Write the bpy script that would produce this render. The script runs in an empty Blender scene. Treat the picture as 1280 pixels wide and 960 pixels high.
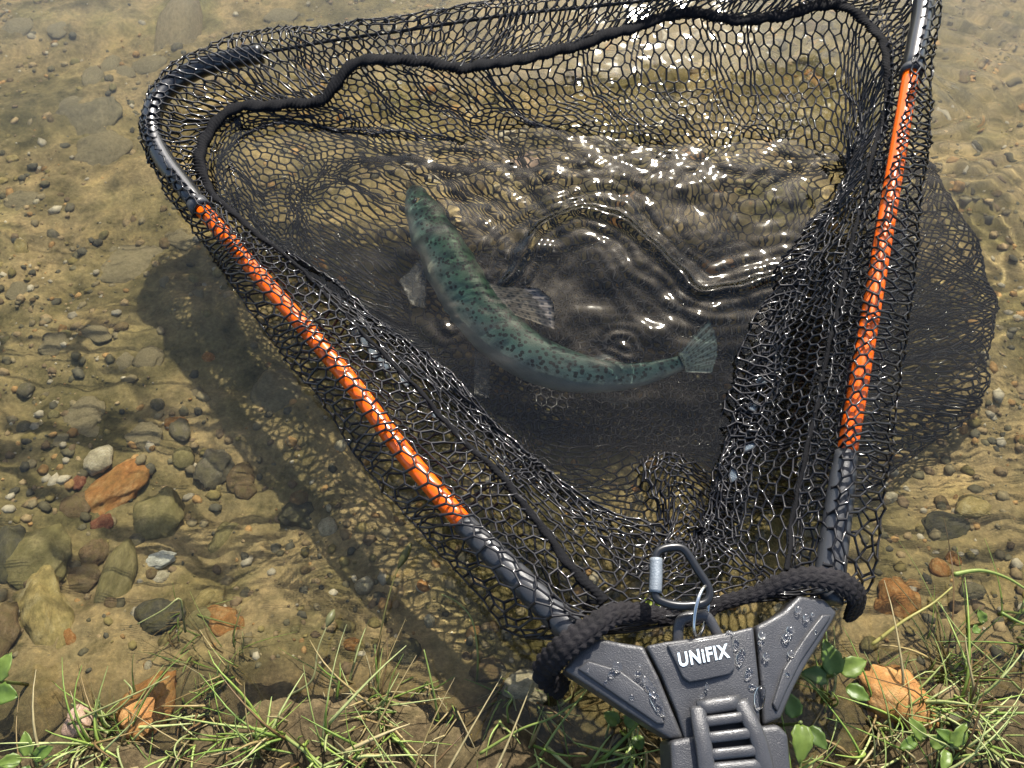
import bpy, bmesh, math, random
import numpy as np
from mathutils import Vector, Matrix

# ------------------------------------------------------------------ camera, sky, sun, exposure
SC = bpy.context.scene
COL = SC.collection
R = math.radians
CAM_H = 0.55
PITCH = R(65)
FPX = 949.0
cam = bpy.data.cameras.new('camera')
cam.sensor_width = 36
cam.lens = FPX / 1280 * 36
cam.clip_start = 0.01
cam.clip_end = 500
cam_o = bpy.data.objects.new('camera', cam)
cam_o.location = (0, 0, CAM_H)
cam_o.rotation_euler = (R(90) - PITCH, 0, 0)
COL.objects.link(cam_o)
SC.camera = cam_o

SUN_EL, SUN_AZ = R(41), R(13)          # azimuth measured to the right of straight ahead (+Y)
world = bpy.data.worlds.new('World')
SC.world = world
world.use_nodes = True
wn = world.node_tree
sky = wn.nodes.new('ShaderNodeTexSky')
sky.sky_type = 'NISHITA'
sky.sun_disc = False
sky.sun_elevation = SUN_EL
sky.sun_rotation = SUN_AZ
sky.air_density = 1.0
sky.dust_density = 2.0
wn.links.new(sky.outputs[0], wn.nodes['Background'].inputs[0])
wn.nodes['Background'].inputs[1].default_value = 0.12
sun = bpy.data.lights.new('sun', 'SUN')
sun.energy = 4.4
sun.angle = R(1.0)
sun.color = (1.0, 0.95, 0.87)
sun.cycles.is_caustics_light = True
sun_o = bpy.data.objects.new('sun', sun)
SUN_DIR = Vector((math.sin(SUN_AZ) * math.cos(SUN_EL), math.cos(SUN_AZ) * math.cos(SUN_EL), math.sin(SUN_EL)))
sun_o.rotation_euler = SUN_DIR.to_track_quat('Z', 'Y').to_euler()
sun_o.location = (0, 0, 3)
COL.objects.link(sun_o)
SC.view_settings.view_transform = 'Standard'
SC.view_settings.look = 'None'
SC.view_settings.gamma = 1
SC.view_settings.exposure = 1.12
SC.cycles.use_denoising = True
SC.cycles.caustics_reflective = False
SC.cycles.caustics_refractive = True
SC.cycles.sample_clamp_indirect = 20
SC.cycles.max_bounces = 10
SC.cycles.transmission_bounces = 8
SC.cycles.transparent_max_bounces = 8

rng = np.random.default_rng(7)
random.seed(7)

# ------------------------------------------------------------------ where things stand
_F = np.array([0, math.cos(PITCH), -math.sin(PITCH)])
_U = np.array([0, math.sin(PITCH), math.cos(PITCH)])
_C = np.array([0, 0, CAM_H])


def ray(px, py):
    d = np.array([1.0, 0, 0]) * ((px - 640) / FPX) + _U * ((480 - py) / FPX) + _F
    return d / np.linalg.norm(d)


def at(px, py, z=0.0):
    """a place read off the photograph at height z; below the surface the sight line is bent by the water"""
    d = ray(px, py)
    if z >= 0:
        return _C + d * ((z - CAM_H) / d[2])
    p = _C + d * (-CAM_H / d[2])
    sx = d[:2] / 1.33
    dz = -math.sqrt(1 - sx @ sx)
    d2 = np.array([sx[0], sx[1], dz])
    return p + d2 * (z / dz)


def V(a):
    return Vector((float(a[0]), float(a[1]), float(a[2])))


def px_size(p):
    return np.linalg.norm(np.array(p) - _C) / FPX


# ------------------------------------------------------------------ small numeric helpers
def _hash(ix, iy, seed):
    n = (ix.astype(np.int64) * 374761393 + iy.astype(np.int64) * 668265263 + seed * 1442695041) & 0x7fffffff
    n = ((n ^ (n >> 13)) * 1274126177) & 0x7fffffff
    n = (n ^ (n >> 16)) & 0xffff
    return n / 65535.0


def vnoise(x, y, seed=0):
    x = np.asarray(x, float); y = np.asarray(y, float)
    ix = np.floor(x); iy = np.floor(y)
    fx = x - ix; fy = y - iy
    fx = fx * fx * fx * (fx * (fx * 6 - 15) + 10); fy = fy * fy * fy * (fy * (fy * 6 - 15) + 10)
    a = _hash(ix, iy, seed); b = _hash(ix + 1, iy, seed)
    c = _hash(ix, iy + 1, seed); d = _hash(ix + 1, iy + 1, seed)
    return (a + (b - a) * fx) * (1 - fy) + (c + (d - c) * fx) * fy - 0.5


def fbm(x, y, seed=0, octv=4, gain=0.5):
    s = 0; a = 1
    for o in range(octv):
        s = s + a * vnoise(x * 2 ** o + 17.3 * o, y * 2 ** o - 9.1 * o, seed + o)
        a *= gain
    return s


def smooth(x, a, b):
    t = np.clip((x - a) / (b - a), 0, 1)
    return t * t * (3 - 2 * t)


def catmull(P, t, closed=False):
    """P (n,k), t in index units"""
    P = np.asarray(P, float); n = len(P)
    t = np.asarray(t, float)
    if closed:
        i = np.floor(t).astype(int); f = t - i
        g = [P[(i + k) % n] for k in (-1, 0, 1, 2)]
    else:
        t = np.clip(t, 0, n - 1 - 1e-9)
        i = np.floor(t).astype(int); f = t - i
        g = [P[np.clip(i + k, 0, n - 1)] for k in (-1, 0, 1, 2)]
    f = f[..., None]
    return 0.5 * (2 * g[1] + (g[2] - g[0]) * f + (2 * g[0] - 5 * g[1] + 4 * g[2] - g[3]) * f * f
                  + (3 * g[1] - g[0] - 3 * g[2] + g[3]) * f ** 3)


def path(P, n, closed=False):
    """even resampling of a smooth curve through P"""
    m = len(P) if closed else len(P) - 1
    t = np.linspace(0, m, m * 24 + 1)
    Q = catmull(P, t if not closed else t % m, closed)
    d = np.r_[0, np.cumsum(np.linalg.norm(np.diff(Q, axis=0), axis=1))]
    s = np.linspace(0, d[-1], n)
    return np.stack([np.interp(s, d, Q[:, k]) for k in range(Q.shape[1])], 1)


# ------------------------------------------------------------------ mesh helpers
def raw_mesh(name, v, faces, smooth_on=True):
    """faces: (n,3) or (n,4) int array"""
    v = np.asarray(v, np.float32); faces = np.asarray(faces, np.int32)
    me = bpy.data.meshes.new(name)
    k = faces.shape[1]
    me.vertices.add(len(v)); me.vertices.foreach_set('co', v.ravel())
    me.loops.add(faces.size); me.loops.foreach_set('vertex_index', faces.ravel())
    me.polygons.add(len(faces)); me.polygons.foreach_set('loop_start', np.arange(0, faces.size, k, dtype=np.int32))
    me.polygons.foreach_set('loop_total', np.full(len(faces), k, np.int32))
    me.polygons.foreach_set('use_smooth', np.full(len(faces), smooth_on))
    me.update(calc_edges=True)
    me.validate()
    return me


def add_attr(me, name, vals, kind='FLOAT'):
    a = me.attributes.new(name, kind, 'POINT')
    vals = np.asarray(vals, np.float32)
    if kind == 'FLOAT':
        a.data.foreach_set('value', vals.ravel())
    elif kind == 'FLOAT_VECTOR':
        a.data.foreach_set('vector', vals.ravel())
    else:
        a.data.foreach_set('color', vals.ravel())


def link(name, me, mat=None, parent=None):
    o = bpy.data.objects.new(name, me)
    COL.objects.link(o)
    if mat is not None and me is not None and len(me.materials) == 0:
        me.materials.append(mat)
    if parent is not None:
        o.parent = parent
        o.matrix_parent_inverse = parent.matrix_basis.inverted()
    return o


def tag(o, label=None, cat=None, group=None, kind=None):
    if label: o['label'] = label
    if cat: o['category'] = cat
    if group: o['group'] = group
    if kind: o['kind'] = kind
    return o


def empty(name, loc, label, cat, group=None):
    o = bpy.data.objects.new(name, None)
    o.location = V(loc)
    o.empty_display_size = 0.02
    COL.objects.link(o)
    return tag(o, label, cat, group)


def frames(P, closed=False, up=(0, 0, 1)):
    P = np.asarray(P, float)
    if closed:
        T = np.roll(P, -1, 0) - np.roll(P, 1, 0)
    else:
        T = np.gradient(P, axis=0)
    T /= np.linalg.norm(T, axis=1)[:, None] + 1e-12
    up = np.broadcast_to(np.asarray(up, float), P.shape)
    S = np.cross(T, up)
    ln = np.linalg.norm(S, axis=1)[:, None]
    S = np.where(ln < 1e-4, np.array([1.0, 0, 0]), S / (ln + 1e-12))
    N = np.cross(S, T)
    return T, S, N


def tube(P, rad, sides=10, closed=False, flat=1.0, cap=True, up=(0, 0, 1), mod=None):
    """tube along points; rad scalar or per point; flat squeezes it along its normal"""
    P = np.asarray(P, float); n = len(P)
    rad = np.broadcast_to(np.asarray(rad, float), (n,))
    T, S, N = frames(P, closed, up)
    a = np.linspace(0, 2 * math.pi, sides, endpoint=False)
    rr = rad[:, None] * np.ones(sides)[None]
    if mod is not None:
        rr = rr * mod(np.arange(n)[:, None], a[None])
    v = P[:, None] + (S[:, None] * np.cos(a)[None, :, None] + N[:, None] * (np.sin(a) * flat)[None, :, None]) * rr[..., None]
    v = v.reshape(-1, 3)
    i = np.arange(n if closed else n - 1)[:, None]; j = np.arange(sides)[None]
    i2 = (i + 1) % n; j2 = (j + 1) % sides
    q = np.stack([i * sides + j, i2 * sides + j, i2 * sides + j2, i * sides + j2], -1).reshape(-1, 4)
    if cap and not closed:
        v = np.vstack([v, P[0], P[-1]])
        b = len(v) - 2
        jj = np.arange(sides); k = (jj + 1) % sides
        c0 = np.stack([jj * 0 + b, jj, k, k], -1)
        o = (n - 1) * sides
        c1 = np.stack([jj * 0 + b + 1, o + k, o + jj, o + jj], -1)
        return v, q, c0[:, :3], c1[:, :3]
    return v, q, None, None


class MB:
    """collects pieces that belong to ONE mesh"""
    def __init__(s):
        s.v = []; s.f = []; s.n = 0; s.col = []

    def add(s, v, *fs, col=None):
        v = np.asarray(v, float)
        for f in fs:
            if f is None or len(f) == 0: continue
            f = np.asarray(f)
            if f.shape[1] == 4:
                f = np.vstack([f[:, [0, 1, 2]], f[:, [0, 2, 3]]])
            s.f.append(f + s.n)
        s.v.append(v); s.n += len(v)
        if col is not None:
            s.col.append(np.broadcast_to(np.asarray(col, float), (len(v), 4)))
        return s

    def mesh(s, name, smooth_on=True):
        me = raw_mesh(name, np.vstack(s.v), np.vstack(s.f), smooth_on)
        if s.col:
            add_attr(me, 'tint', np.vstack(s.col), 'FLOAT_COLOR')
        return me


def tube_mesh(name, P, rad, **k):
    m = MB(); m.add(*tube(P, rad, **k)); return m.mesh(name)


def threads(P, E, rad, sides=5, bow=None):
    """thin cords along every edge of a network"""
    P = np.asarray(P); E = np.asarray(E)
    rad = np.broadcast_to(np.asarray(rad, float), (len(E),))
    A = P[E[:, 0]]; B = P[E[:, 1]]
    T = B - A; L = np.linalg.norm(T, axis=1); ok = L > 1e-5
    A, B, T, L, rad = A[ok], B[ok], T[ok], L[ok], rad[ok]
    T = T / L[:, None]
    ref = np.where(np.abs(T[:, 2:3]) < .9, np.array([[0, 0, 1.0]]), np.array([[1.0, 0, 0]]))
    S = np.cross(T, ref); S /= np.linalg.norm(S, axis=1)[:, None]
    N = np.cross(S, T)
    a = np.linspace(0, 2 * math.pi, sides, endpoint=False)
    off = (S[:, None] * np.cos(a)[None, :, None] + N[:, None] * np.sin(a)[None, :, None])
    M = (A + B) / 2
    e = 0.35 * rad[:, None]
    rings = [(A - T * e, 1.12), (M, .86), (B + T * e, 1.12)]
    v = np.stack([c[:, None] + off * (rad * k)[:, None, None] for c, k in rings], 1)   # (m,3,sides,3)
    m = len(A); base = np.arange(m)[:, None, None] * (3 * sides)
    i = np.arange(2)[None, :, None] * sides; j = np.arange(sides)[None, None]; j2 = (j + 1) % sides
    q = np.stack([base + i + j, base + i + sides + j, base + i + sides + j2, base + i + j2], -1).reshape(-1, 4)
    return v.reshape(-1, 3), q


def ico(sub=2):
    bm = bmesh.new(); bmesh.ops.create_icosphere(bm, subdivisions=sub, radius=1)
    v = np.array([x.co[:] for x in bm.verts]); f = np.array([[w.index for w in p.verts] for p in bm.faces]); bm.free()
    return v, f


# ------------------------------------------------------------------ materials
def mat_new(name):
    m = bpy.data.materials.new(name); m.use_nodes = True
    return m, m.node_tree, m.node_tree.nodes['Principled BSDF']


def nd(t, kind, **ins):
    n = t.nodes.new(kind)
    for k, v in ins.items():
        n.inputs[k.replace('_', ' ')].default_value = v
    return n


def ramp(t, fac, stops, interp='LINEAR'):
    n = t.nodes.new('ShaderNodeValToRGB'); n.color_ramp.interpolation = interp
    e = n.color_ramp.elements
    while len(e) < len(stops): e.new(0.5)
    for x, (p, c) in zip(e, stops):
        x.position = p; x.color = (*c, 1) if len(c) == 3 else c
    t.links.new(fac, n.inputs[0])
    return n.outputs[0]


def mix(t, fac, a, b, mode='MIX'):
    n = t.nodes.new('ShaderNodeMix'); n.data_type = 'RGBA'; n.blend_type = mode
    for s, x in ((0, fac), (6, a), (7, b)):
        if hasattr(x, 'links'): t.links.new(x, n.inputs[s])
        elif s == 0: n.inputs[0].default_value = x
        else: n.inputs[s].default_value = (*x, 1)
    return n.outputs[2]


def bump(t, b, height, strength=.3, dist=.002):
    n = nd(t, 'ShaderNodeBump', Strength=strength, Distance=dist)
    t.links.new(height, n.inputs['Height']); t.links.new(n.outputs[0], b.inputs['Normal'])


def noise(t, vec, scale, detail=4, rough=.6):
    n = nd(t, 'ShaderNodeTexNoise', Scale=scale, Detail=detail, Roughness=rough)
    if vec is not None: t.links.new(vec, n.inputs['Vector'])
    return n.outputs[0]


def coords(t, which='Object'):
    return t.nodes.new('ShaderNodeTexCoord').outputs[which]


def simple(name, col, rough=.5, spec=.5, coat=0, metal=0, grain=0, gscale=900, colvar=0):
    m, t, b = mat_new(name)
    b.inputs['Base Color'].default_value = (*col, 1); b.inputs['Roughness'].default_value = rough
    b.inputs['Specular IOR Level'].default_value = spec; b.inputs['Coat Weight'].default_value = coat
    b.inputs['Coat Roughness'].default_value = .08; b.inputs['Metallic'].default_value = metal
    if grain or colvar:
        n = noise(t, coords(t), gscale, 3)
        if grain: bump(t, b, n, grain, .0006)
        if colvar:
            n2 = noise(t, coords(t), gscale / 25, 5)
            c = ramp(t, n2, [(.3, tuple(x * (1 - colvar) for x in col)), (.7, tuple(min(1, x * (1 + colvar)) for x in col))])
            t.links.new(c, b.inputs['Base Color'])
    return m


# silt of the lake bed
M_BED, t, b = mat_new('lake_silt')
oc = coords(t)
n1 = noise(t, oc, 5, 5, .6); n2 = noise(t, oc, 42, 6, .7); n3 = noise(t, oc, 260, 4, .7)
c1 = ramp(t, n1, [(.32, (.120, .108, .050)), (.44, (.215, .180, .090)), (.56, (.30, .238, .130)), (.70, (.20, .185, .080))])
c2 = ramp(t, n2, [(.32, (.30, .31, .22)), (.47, (.88, .86, .8)), (.66, (1.4, 1.32, 1.2))])
c = mix(t, .75, c1, c2, 'MULTIPLY')
c3 = ramp(t, n3, [(.3, (.55, .52, .5)), (.55, (1, 1, 1)), (.74, (1.6, 1.5, 1.35))])
c = mix(t, .7, c, c3, 'MULTIPLY')
sx_ = t.nodes.new('ShaderNodeSeparateXYZ'); t.links.new(oc, sx_.inputs[0])
mm = nd(t, 'ShaderNodeMath'); mm.operation = 'MULTIPLY_ADD'; mm.inputs[1].default_value = .05; t.links.new(n2, mm.inputs[0]); t.links.new(sx_.outputs[2], mm.inputs[2])
mud = ramp(t, mm.outputs[0], [(0.0, (0, 0, 0)), (.03, (.9, .9, .9))])
mudc = ramp(t, n3, [(.3, (.014, .010, .006)), (.5, (.038, .027, .014)), (.7, (.08, .056, .03))])
c = mix(t, mud, c, mudc)
c = mix(t, .85, c, ramp(t, noise(t, oc, 15, 5, .65), [(.34, (.5, .52, .42)), (.5, (1, 1, 1)), (.66, (1.25, 1.2, 1.1))]), 'MULTIPLY')
t.links.new(c, b.inputs['Base Color']); b.inputs['Roughness'].default_value = .95; b.inputs['Specular IOR Level'].default_value = .15
bump(t, b, n3, .6, .003)


def stone_mat(name, base, alt, alga=.35, algcol=(.17, .15, .05), silt=(1.05, 1.75)):
    m, t, b = mat_new(name)
    oc = coords(t)
    inf = t.nodes.new('ShaderNodeObjectInfo')
    vs_ = t.nodes.new('ShaderNodeVectorMath'); vs_.operation = 'SCALE'; vs_.inputs['Scale'].default_value = 97.0; t.links.new(inf.outputs['Location'], vs_.inputs[0])
    vm = t.nodes.new('ShaderNodeVectorMath'); vm.operation = 'ADD'
    t.links.new(oc, vm.inputs[0]); t.links.new(vs_.outputs[0], vm.inputs[1])
    n1 = noise(t, vm.outputs[0], 1.9, 7, .65); n2 = noise(t, vm.outputs[0], 8, 6, .75); n3 = noise(t, vm.outputs[0], 1.4, 5, .65)
    c = ramp(t, n1, [(.32, tuple(x * .6 for x in base)), (.5, base), (.68, alt)])
    g = ramp(t, n2, [(.3, (.5, .48, .46)), (.5, (1, 1, 1)), (.72, (1.5, 1.45, 1.35))])
    c = mix(t, .8, c, g, 'MULTIPLY')
    a = ramp(t, n3, [(.5 - alga * .3, (0, 0, 0)), (.62, (alga, alga, alga))])
    c = mix(t, a, c, algcol)
    geo = t.nodes.new('ShaderNodeNewGeometry'); sxyz = t.nodes.new('ShaderNodeSeparateXYZ'); t.links.new(geo.outputs['Normal'], sxyz.inputs[0])
    ma = nd(t, 'ShaderNodeMath'); ma.operation = 'MULTIPLY_ADD'; ma.inputs[1].default_value = .55; t.links.new(n1, ma.inputs[0]); t.links.new(inf.outputs['Random'], ma.inputs[2])
    mb_ = nd(t, 'ShaderNodeMath'); mb_.operation = 'MULTIPLY_ADD'; mb_.inputs[1].default_value = .5; t.links.new(sxyz.outputs[2], mb_.inputs[0]); t.links.new(ma.outputs[0], mb_.inputs[2])
    sl = ramp(t, mb_.outputs[0], [(silt[0], (0, 0, 0)), (silt[1], (.85, .85, .85))])
    sc2 = ramp(t, n2, [(.3, (.12, .105, .058)), (.5, (.21, .175, .098)), (.72, (.28, .23, .14))])
    c = mix(t, sl, c, sc2)
    t.links.new(c, b.inputs['Base Color']); b.inputs['Roughness'].default_value = .85; b.inputs['Specular IOR Level'].default_value = .25
    bump(t, b, n2, .7, .002)
    return m


SM = {
    'orange': stone_mat('orange_stone', (.36, .165, .05), (.48, .30, .13), .3),
    'red': stone_mat('red_stone', (.22, .085, .045), (.30, .15, .08), .1),
    'olive': stone_mat('olive_stone', (.21, .18, .082), (.31, .26, .13), .5),
    'yellow': stone_mat('yellow_stone', (.36, .28, .11), (.50, .42, .22), .4),
    'brown': stone_mat('brown_stone', (.17, .115, .06), (.23, .17, .10), .4),
    'grey': stone_mat('grey_stone', (.14, .122, .085), (.20, .18, .13), .4),
    'dark': stone_mat('dark_stone', (.072, .068, .048), (.11, .10, .07), .4),
    'cream': stone_mat('cream_stone', (.42, .37, .25), (.55, .50, .38), .25),
    'white': stone_mat('white_stone', (.52, .52, .45), (.68, .68, .6), .15),
    'pink': stone_mat('pink_stone', (.36, .24, .17), (.45, .32, .24), .2),
}

# water
HAZE_RATE = 0.75                           # strength of the haze painted into the surface over deeper water
M_WATER = bpy.data.materials.new('hazed_water'); M_WATER.use_nodes = True
t = M_WATER.node_tree; t.nodes.remove(t.nodes['Principled BSDF'])
g = nd(t, 'ShaderNodeBsdfGlass', IOR=1.333, Roughness=0.055)
g.inputs['Color'].default_value = (.950, .940, .868, 1)     # peaty tint
at_ = t.nodes.new('ShaderNodeAttribute'); at_.attribute_name = 'haze_depth'
tu = nd(t, 'ShaderNodeMath'); tu.operation = 'MULTIPLY'; tu.inputs[1].default_value = -HAZE_RATE; t.links.new(at_.outputs['Fac'], tu.inputs[0])
ex = nd(t, 'ShaderNodeMath'); ex.operation = 'EXPONENT'; t.links.new(tu.outputs[0], ex.inputs[0])
om = nd(t, 'ShaderNodeMath'); om.operation = 'SUBTRACT'; om.inputs[0].default_value = 1.0; t.links.new(ex.outputs[0], om.inputs[1])
df_ = nd(t, 'ShaderNodeBsdfDiffuse'); df_.inputs['Color'].default_value = (.34, .36, .33, 1)
ms = t.nodes.new('ShaderNodeMixShader'); t.links.new(om.outputs[0], ms.inputs[0]); t.links.new(g.outputs[0], ms.inputs[1]); t.links.new(df_.outputs[0], ms.inputs[2])
t.links.new(ms.outputs[0], t.nodes['Material Output'].inputs[0])

M_DROP = bpy.data.materials.new('water_drop'); M_DROP.use_nodes = True
t = M_DROP.node_tree; t.nodes.remove(t.nodes['Principled BSDF'])
g = nd(t, 'ShaderNodeBsdfGlass', IOR=1.333, Roughness=0.12)
t.links.new(g.outputs[0], t.nodes['Material Output'].inputs[0])

M_FILM, t, b = mat_new('water_film')
b.inputs['Base Color'].default_value = (.32, .39, .44, 1); b.inputs['Roughness'].default_value = .12  # pale blue base colour stands in for the reflected sky
b.inputs['Alpha'].default_value = .2; b.inputs['Specular IOR Level'].default_value = .5

M_NET, t, b = mat_new('wet_black_netting')
n = noise(t, coords(t), 500, 3)
c = ramp(t, n, [(.35, (.004, .004, .005)), (.7, (.012, .011, .013))])
t.links.new(c, b.inputs['Base Color'])
b.inputs['Roughness'].default_value = .5; b.inputs['Specular IOR Level'].default_value = .2
b.inputs['Coat Weight'].default_value = .42; b.inputs['Coat Roughness'].default_value = .07
M_BIND = simple('knitted_binding', (.0105, .009, .010), .7, .22, 0, 0, .8, 1800, .4)
M_RIBBON = simple('black_ribbon', (.007, .007, .008), .8, .12, 0, 0, .9, 1600)
M_ORANGE = simple('orange_lacquer', (.82, .115, .003), .25, .35, .3, 0, .1, 300, .12)
M_ROD = simple('grey_ferrule', (.040, .041, .044), .4, .4, .1, 0, .25, 900, .15)
M_TIP = simple('black_corner_plastic', (.011, .012, .013), .3, .5, .3, 0, .15, 700)
M_PLASTIC = simple('grey_moulded_plastic', (.042, .042, .044), .32, .5, .08, 0, .5, 1300, .22)
M_SEAM = simple('dark_plastic', (.012, .012, .013), .6, .3)
M_PRINT = simple('pale_blue_print', (.62, .72, .78), .5, .4, 0, 0, .3, 1200, .15)
M_STEEL = simple('steel', (.62, .62, .6), .22, .5, 0, 1.0, .1, 800)
M_SLEEVE = simple('brushed_gate_sleeve', (.20, .225, .245), .5, .35, 0, .3, .8, 900, .3)
M_CARAB = simple('black_anodised_wire', (.012, .013, .015), .3, .35, .1)
M_CORD = simple('black_cord', (.008, .008, .008), .6, .3)

# ------------------------------------------------------------------ the lake bed and the bank: one sheet
def stretched(lo, hi, step, far, grow=1.25):
    c = np.arange(lo, hi + step / 2, step)
    out = []; s = step; x = c[-1]
    while x < far: s *= grow; x += s; out.append(x)
    left = []; s = step; x = c[0]
    while x > -far: s *= grow; x -= s; left.append(x)
    return np.r_[left[::-1], c, out]


def bed_base(X, Y):
    ys = np.array([-60, -3, -1, -.25, -.08, -.02, .04, .10, .20, .35, .6, 1.0, 2.0, 6, 60])
    zs = np.array([1.6, .42, .2, .07, .028, .005, -.020, -.048, -.088, -.122, -.19, -.33, -.6, -1.2, -4.0])
    yy = Y + .03 * smooth(X, -.05, .25) * smooth(Y, .1, .2) + .03 * fbm(X * 4, Y * 4, 3, 3) * np.exp(-np.abs(Y) * .5) - .02 * smooth(X, .1, .4)
    return np.interp(yy, ys, zs)


def bed_z(X, Y):
    X = np.asarray(X, float); Y = np.asarray(Y, float)
    near = np.exp(-(np.hypot(X, Y - .4) / 2.5) ** 2)
    return bed_base(X, Y) + near * (.022 * fbm(X * 7, Y * 7, 11, 3) + .012 * fbm(X * 28, Y * 28, 21, 3) + .0045 * fbm(X * 110, Y * 110, 31, 2))


gx = stretched(-.85, .85, .005, 60); gy = stretched(-.12, 1.15, .005, 60)
X, Y = np.meshgrid(gx, gy)
Z = bed_z(X, Y)


def grid_faces(ny, nx):
    i = np.arange(nx * ny).reshape(ny, nx)
    return np.stack([i[:-1, :-1], i[:-1, 1:], i[1:, 1:], i[1:, :-1]], -1).reshape(-1, 4)


bed = link('lake_bed', raw_mesh('lake_bed', np.stack([X, Y, Z], -1).reshape(-1, 3), grid_faces(*X.shape)), M_BED)
tag(bed, kind='structure')

# ------------------------------------------------------------------ the water surface, rippled where the fish thrashes
def polydist(X, Y, pts):
    d = np.full(X.shape, 9.0)
    for a, bb in zip(pts[:-1], pts[1:]):
        ab = bb - a; L = ab @ ab
        tt = np.clip(((X - a[0]) * ab[0] + (Y - a[1]) * ab[1]) / L, 0, 1)
        d = np.minimum(d, np.hypot(X - a[0] - tt * ab[0], Y - a[1] - tt * ab[1]))
    return d


def water_z(X, Y):
    near = np.exp(-(np.hypot(X, Y - .4) / .75) ** 4)
    h = .0005 * np.sin(X * 38 + Y * 22 + 1) + .0005 * np.sin(-X * 17 + Y * 46 + 2) + .0012 * fbm(X * 14, Y * 14, 41, 2)
    c0 = at(770, 330)[:2]
    ins = np.exp(-(((X - c0[0]) / .19) ** 2 + ((Y - c0[1]) / .13) ** 2) ** 2)
    h = h + ins * (.0034 * fbm(X * 24, Y * 30, 51, 2) + .0006 * fbm(X * 90, Y * 90, 53, 1))
    # crest thrown up round the fish
    cp = path([at(*q)[:2] for q in [(628, 352), (650, 315), (690, 280), (745, 264), (795, 286), (835, 332), (885, 374), (960, 352), (1000, 345)]], 60)
    d = polydist(X + .010 * fbm(X * 22, Y * 22, 55, 2), Y + .010 * fbm(X * 22, Y * 22, 58, 2), cp)
    h = h + .0034 * np.exp(-(d / .007) ** 2) + .0010 * np.cos(d * 2 * math.pi / .013) * np.exp(-d / .022) + np.exp(-(d / .03) ** 2) * .0011 * fbm(X * 85, Y * 85, 88, 2)
    ph = at(545, 290); h = h + np.exp(-(((X - ph[0]) / .06) ** 2 + ((Y - ph[1]) / .055) ** 2)) * .0030 * fbm(X * 45, Y * 45, 81, 2)
    # choppy band along the far wall of the bag
    bp = [at(*q)[:2] for q in [(540, 200), (680, 190), (820, 185), (960, 205), (1050, 215)]]
    d = polydist(X, Y, bp)
    h = h + np.exp(-(d / .075) ** 2) * (.0011 * fbm(X * 125, Y * 140, 64, 1) + .0012 * fbm(X * 60, Y * 80, 61, 2) + .0020 * fbm(X * 24, Y * 34, 71, 2))
    sp_ = at(850, 50); h = h + np.exp(-(np.hypot(X - sp_[0], Y - sp_[1]) / .16) ** 2) * (.0009 * fbm(X * 48, Y * 60, 161, 2) + .0006 * fbm(X * 110, Y * 120, 164, 1))
    # small rings at the back fin and the tail
    for (q, A, wl, dec) in (((775, 428), .0007, .012, .016), ((560, 395), .0008, .014, .016),
                            ((1150, 130), .0006, .026, .10), ((560, 700), .0002, .02, .06)):
        p = at(*q); r = np.hypot(X - p[0] + .02 * fbm(X * 30, Y * 30, 66, 2), (Y - p[1]) * 1.3 + .02 * fbm(X * 30, Y * 30, 67, 2))
        h = h + A * np.cos(r * 2 * math.pi / wl) * np.exp(-r / dec)
    return h * near


wx = stretched(-.66, .72, .0021, 60, 1.3); wy = stretched(-.06, .98, .0021, 60, 1.3)
X, Y = np.meshgrid(wx, wy)
wme = raw_mesh('water', np.stack([X, Y, water_z(X, Y)], -1).reshape(-1, 3), grid_faces(*X.shape))
add_attr(wme, 'haze_depth', np.clip(-bed_base(X, Y) - .155, 0, .6).ravel())
water = link('water', wme, M_WATER)
tag(water, kind='structure')
water.cycles.is_caustics_caster = True

# ------------------------------------------------------------------ stones
def stone_mesh(name, seed, sub=3, rough=.22, boxy=.0):
    v, f = ico(sub)
    r = np.random.default_rng(seed)
    for k in range(7):                                    # a few worn facets
        d = r.normal(size=3); d /= np.linalg.norm(d); h = r.uniform(.62, .92)
        s = v @ d; over = np.clip(s - h, 0, None)
        v = v - over[:, None] * d * .62
    o = r.uniform(0, 50)
    n = fbm(v[:, 0] * 1.6 + o, v[:, 1] * 1.6 + v[:, 2] * 1.1, seed, 5) + fbm(v[:, 2] * 1.7 - o, v[:, 0] * 1.2 - v[:, 1], seed + 9, 4)
    v = v * (1 + rough * n)[:, None]
    return raw_mesh(name, v, f)


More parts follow.
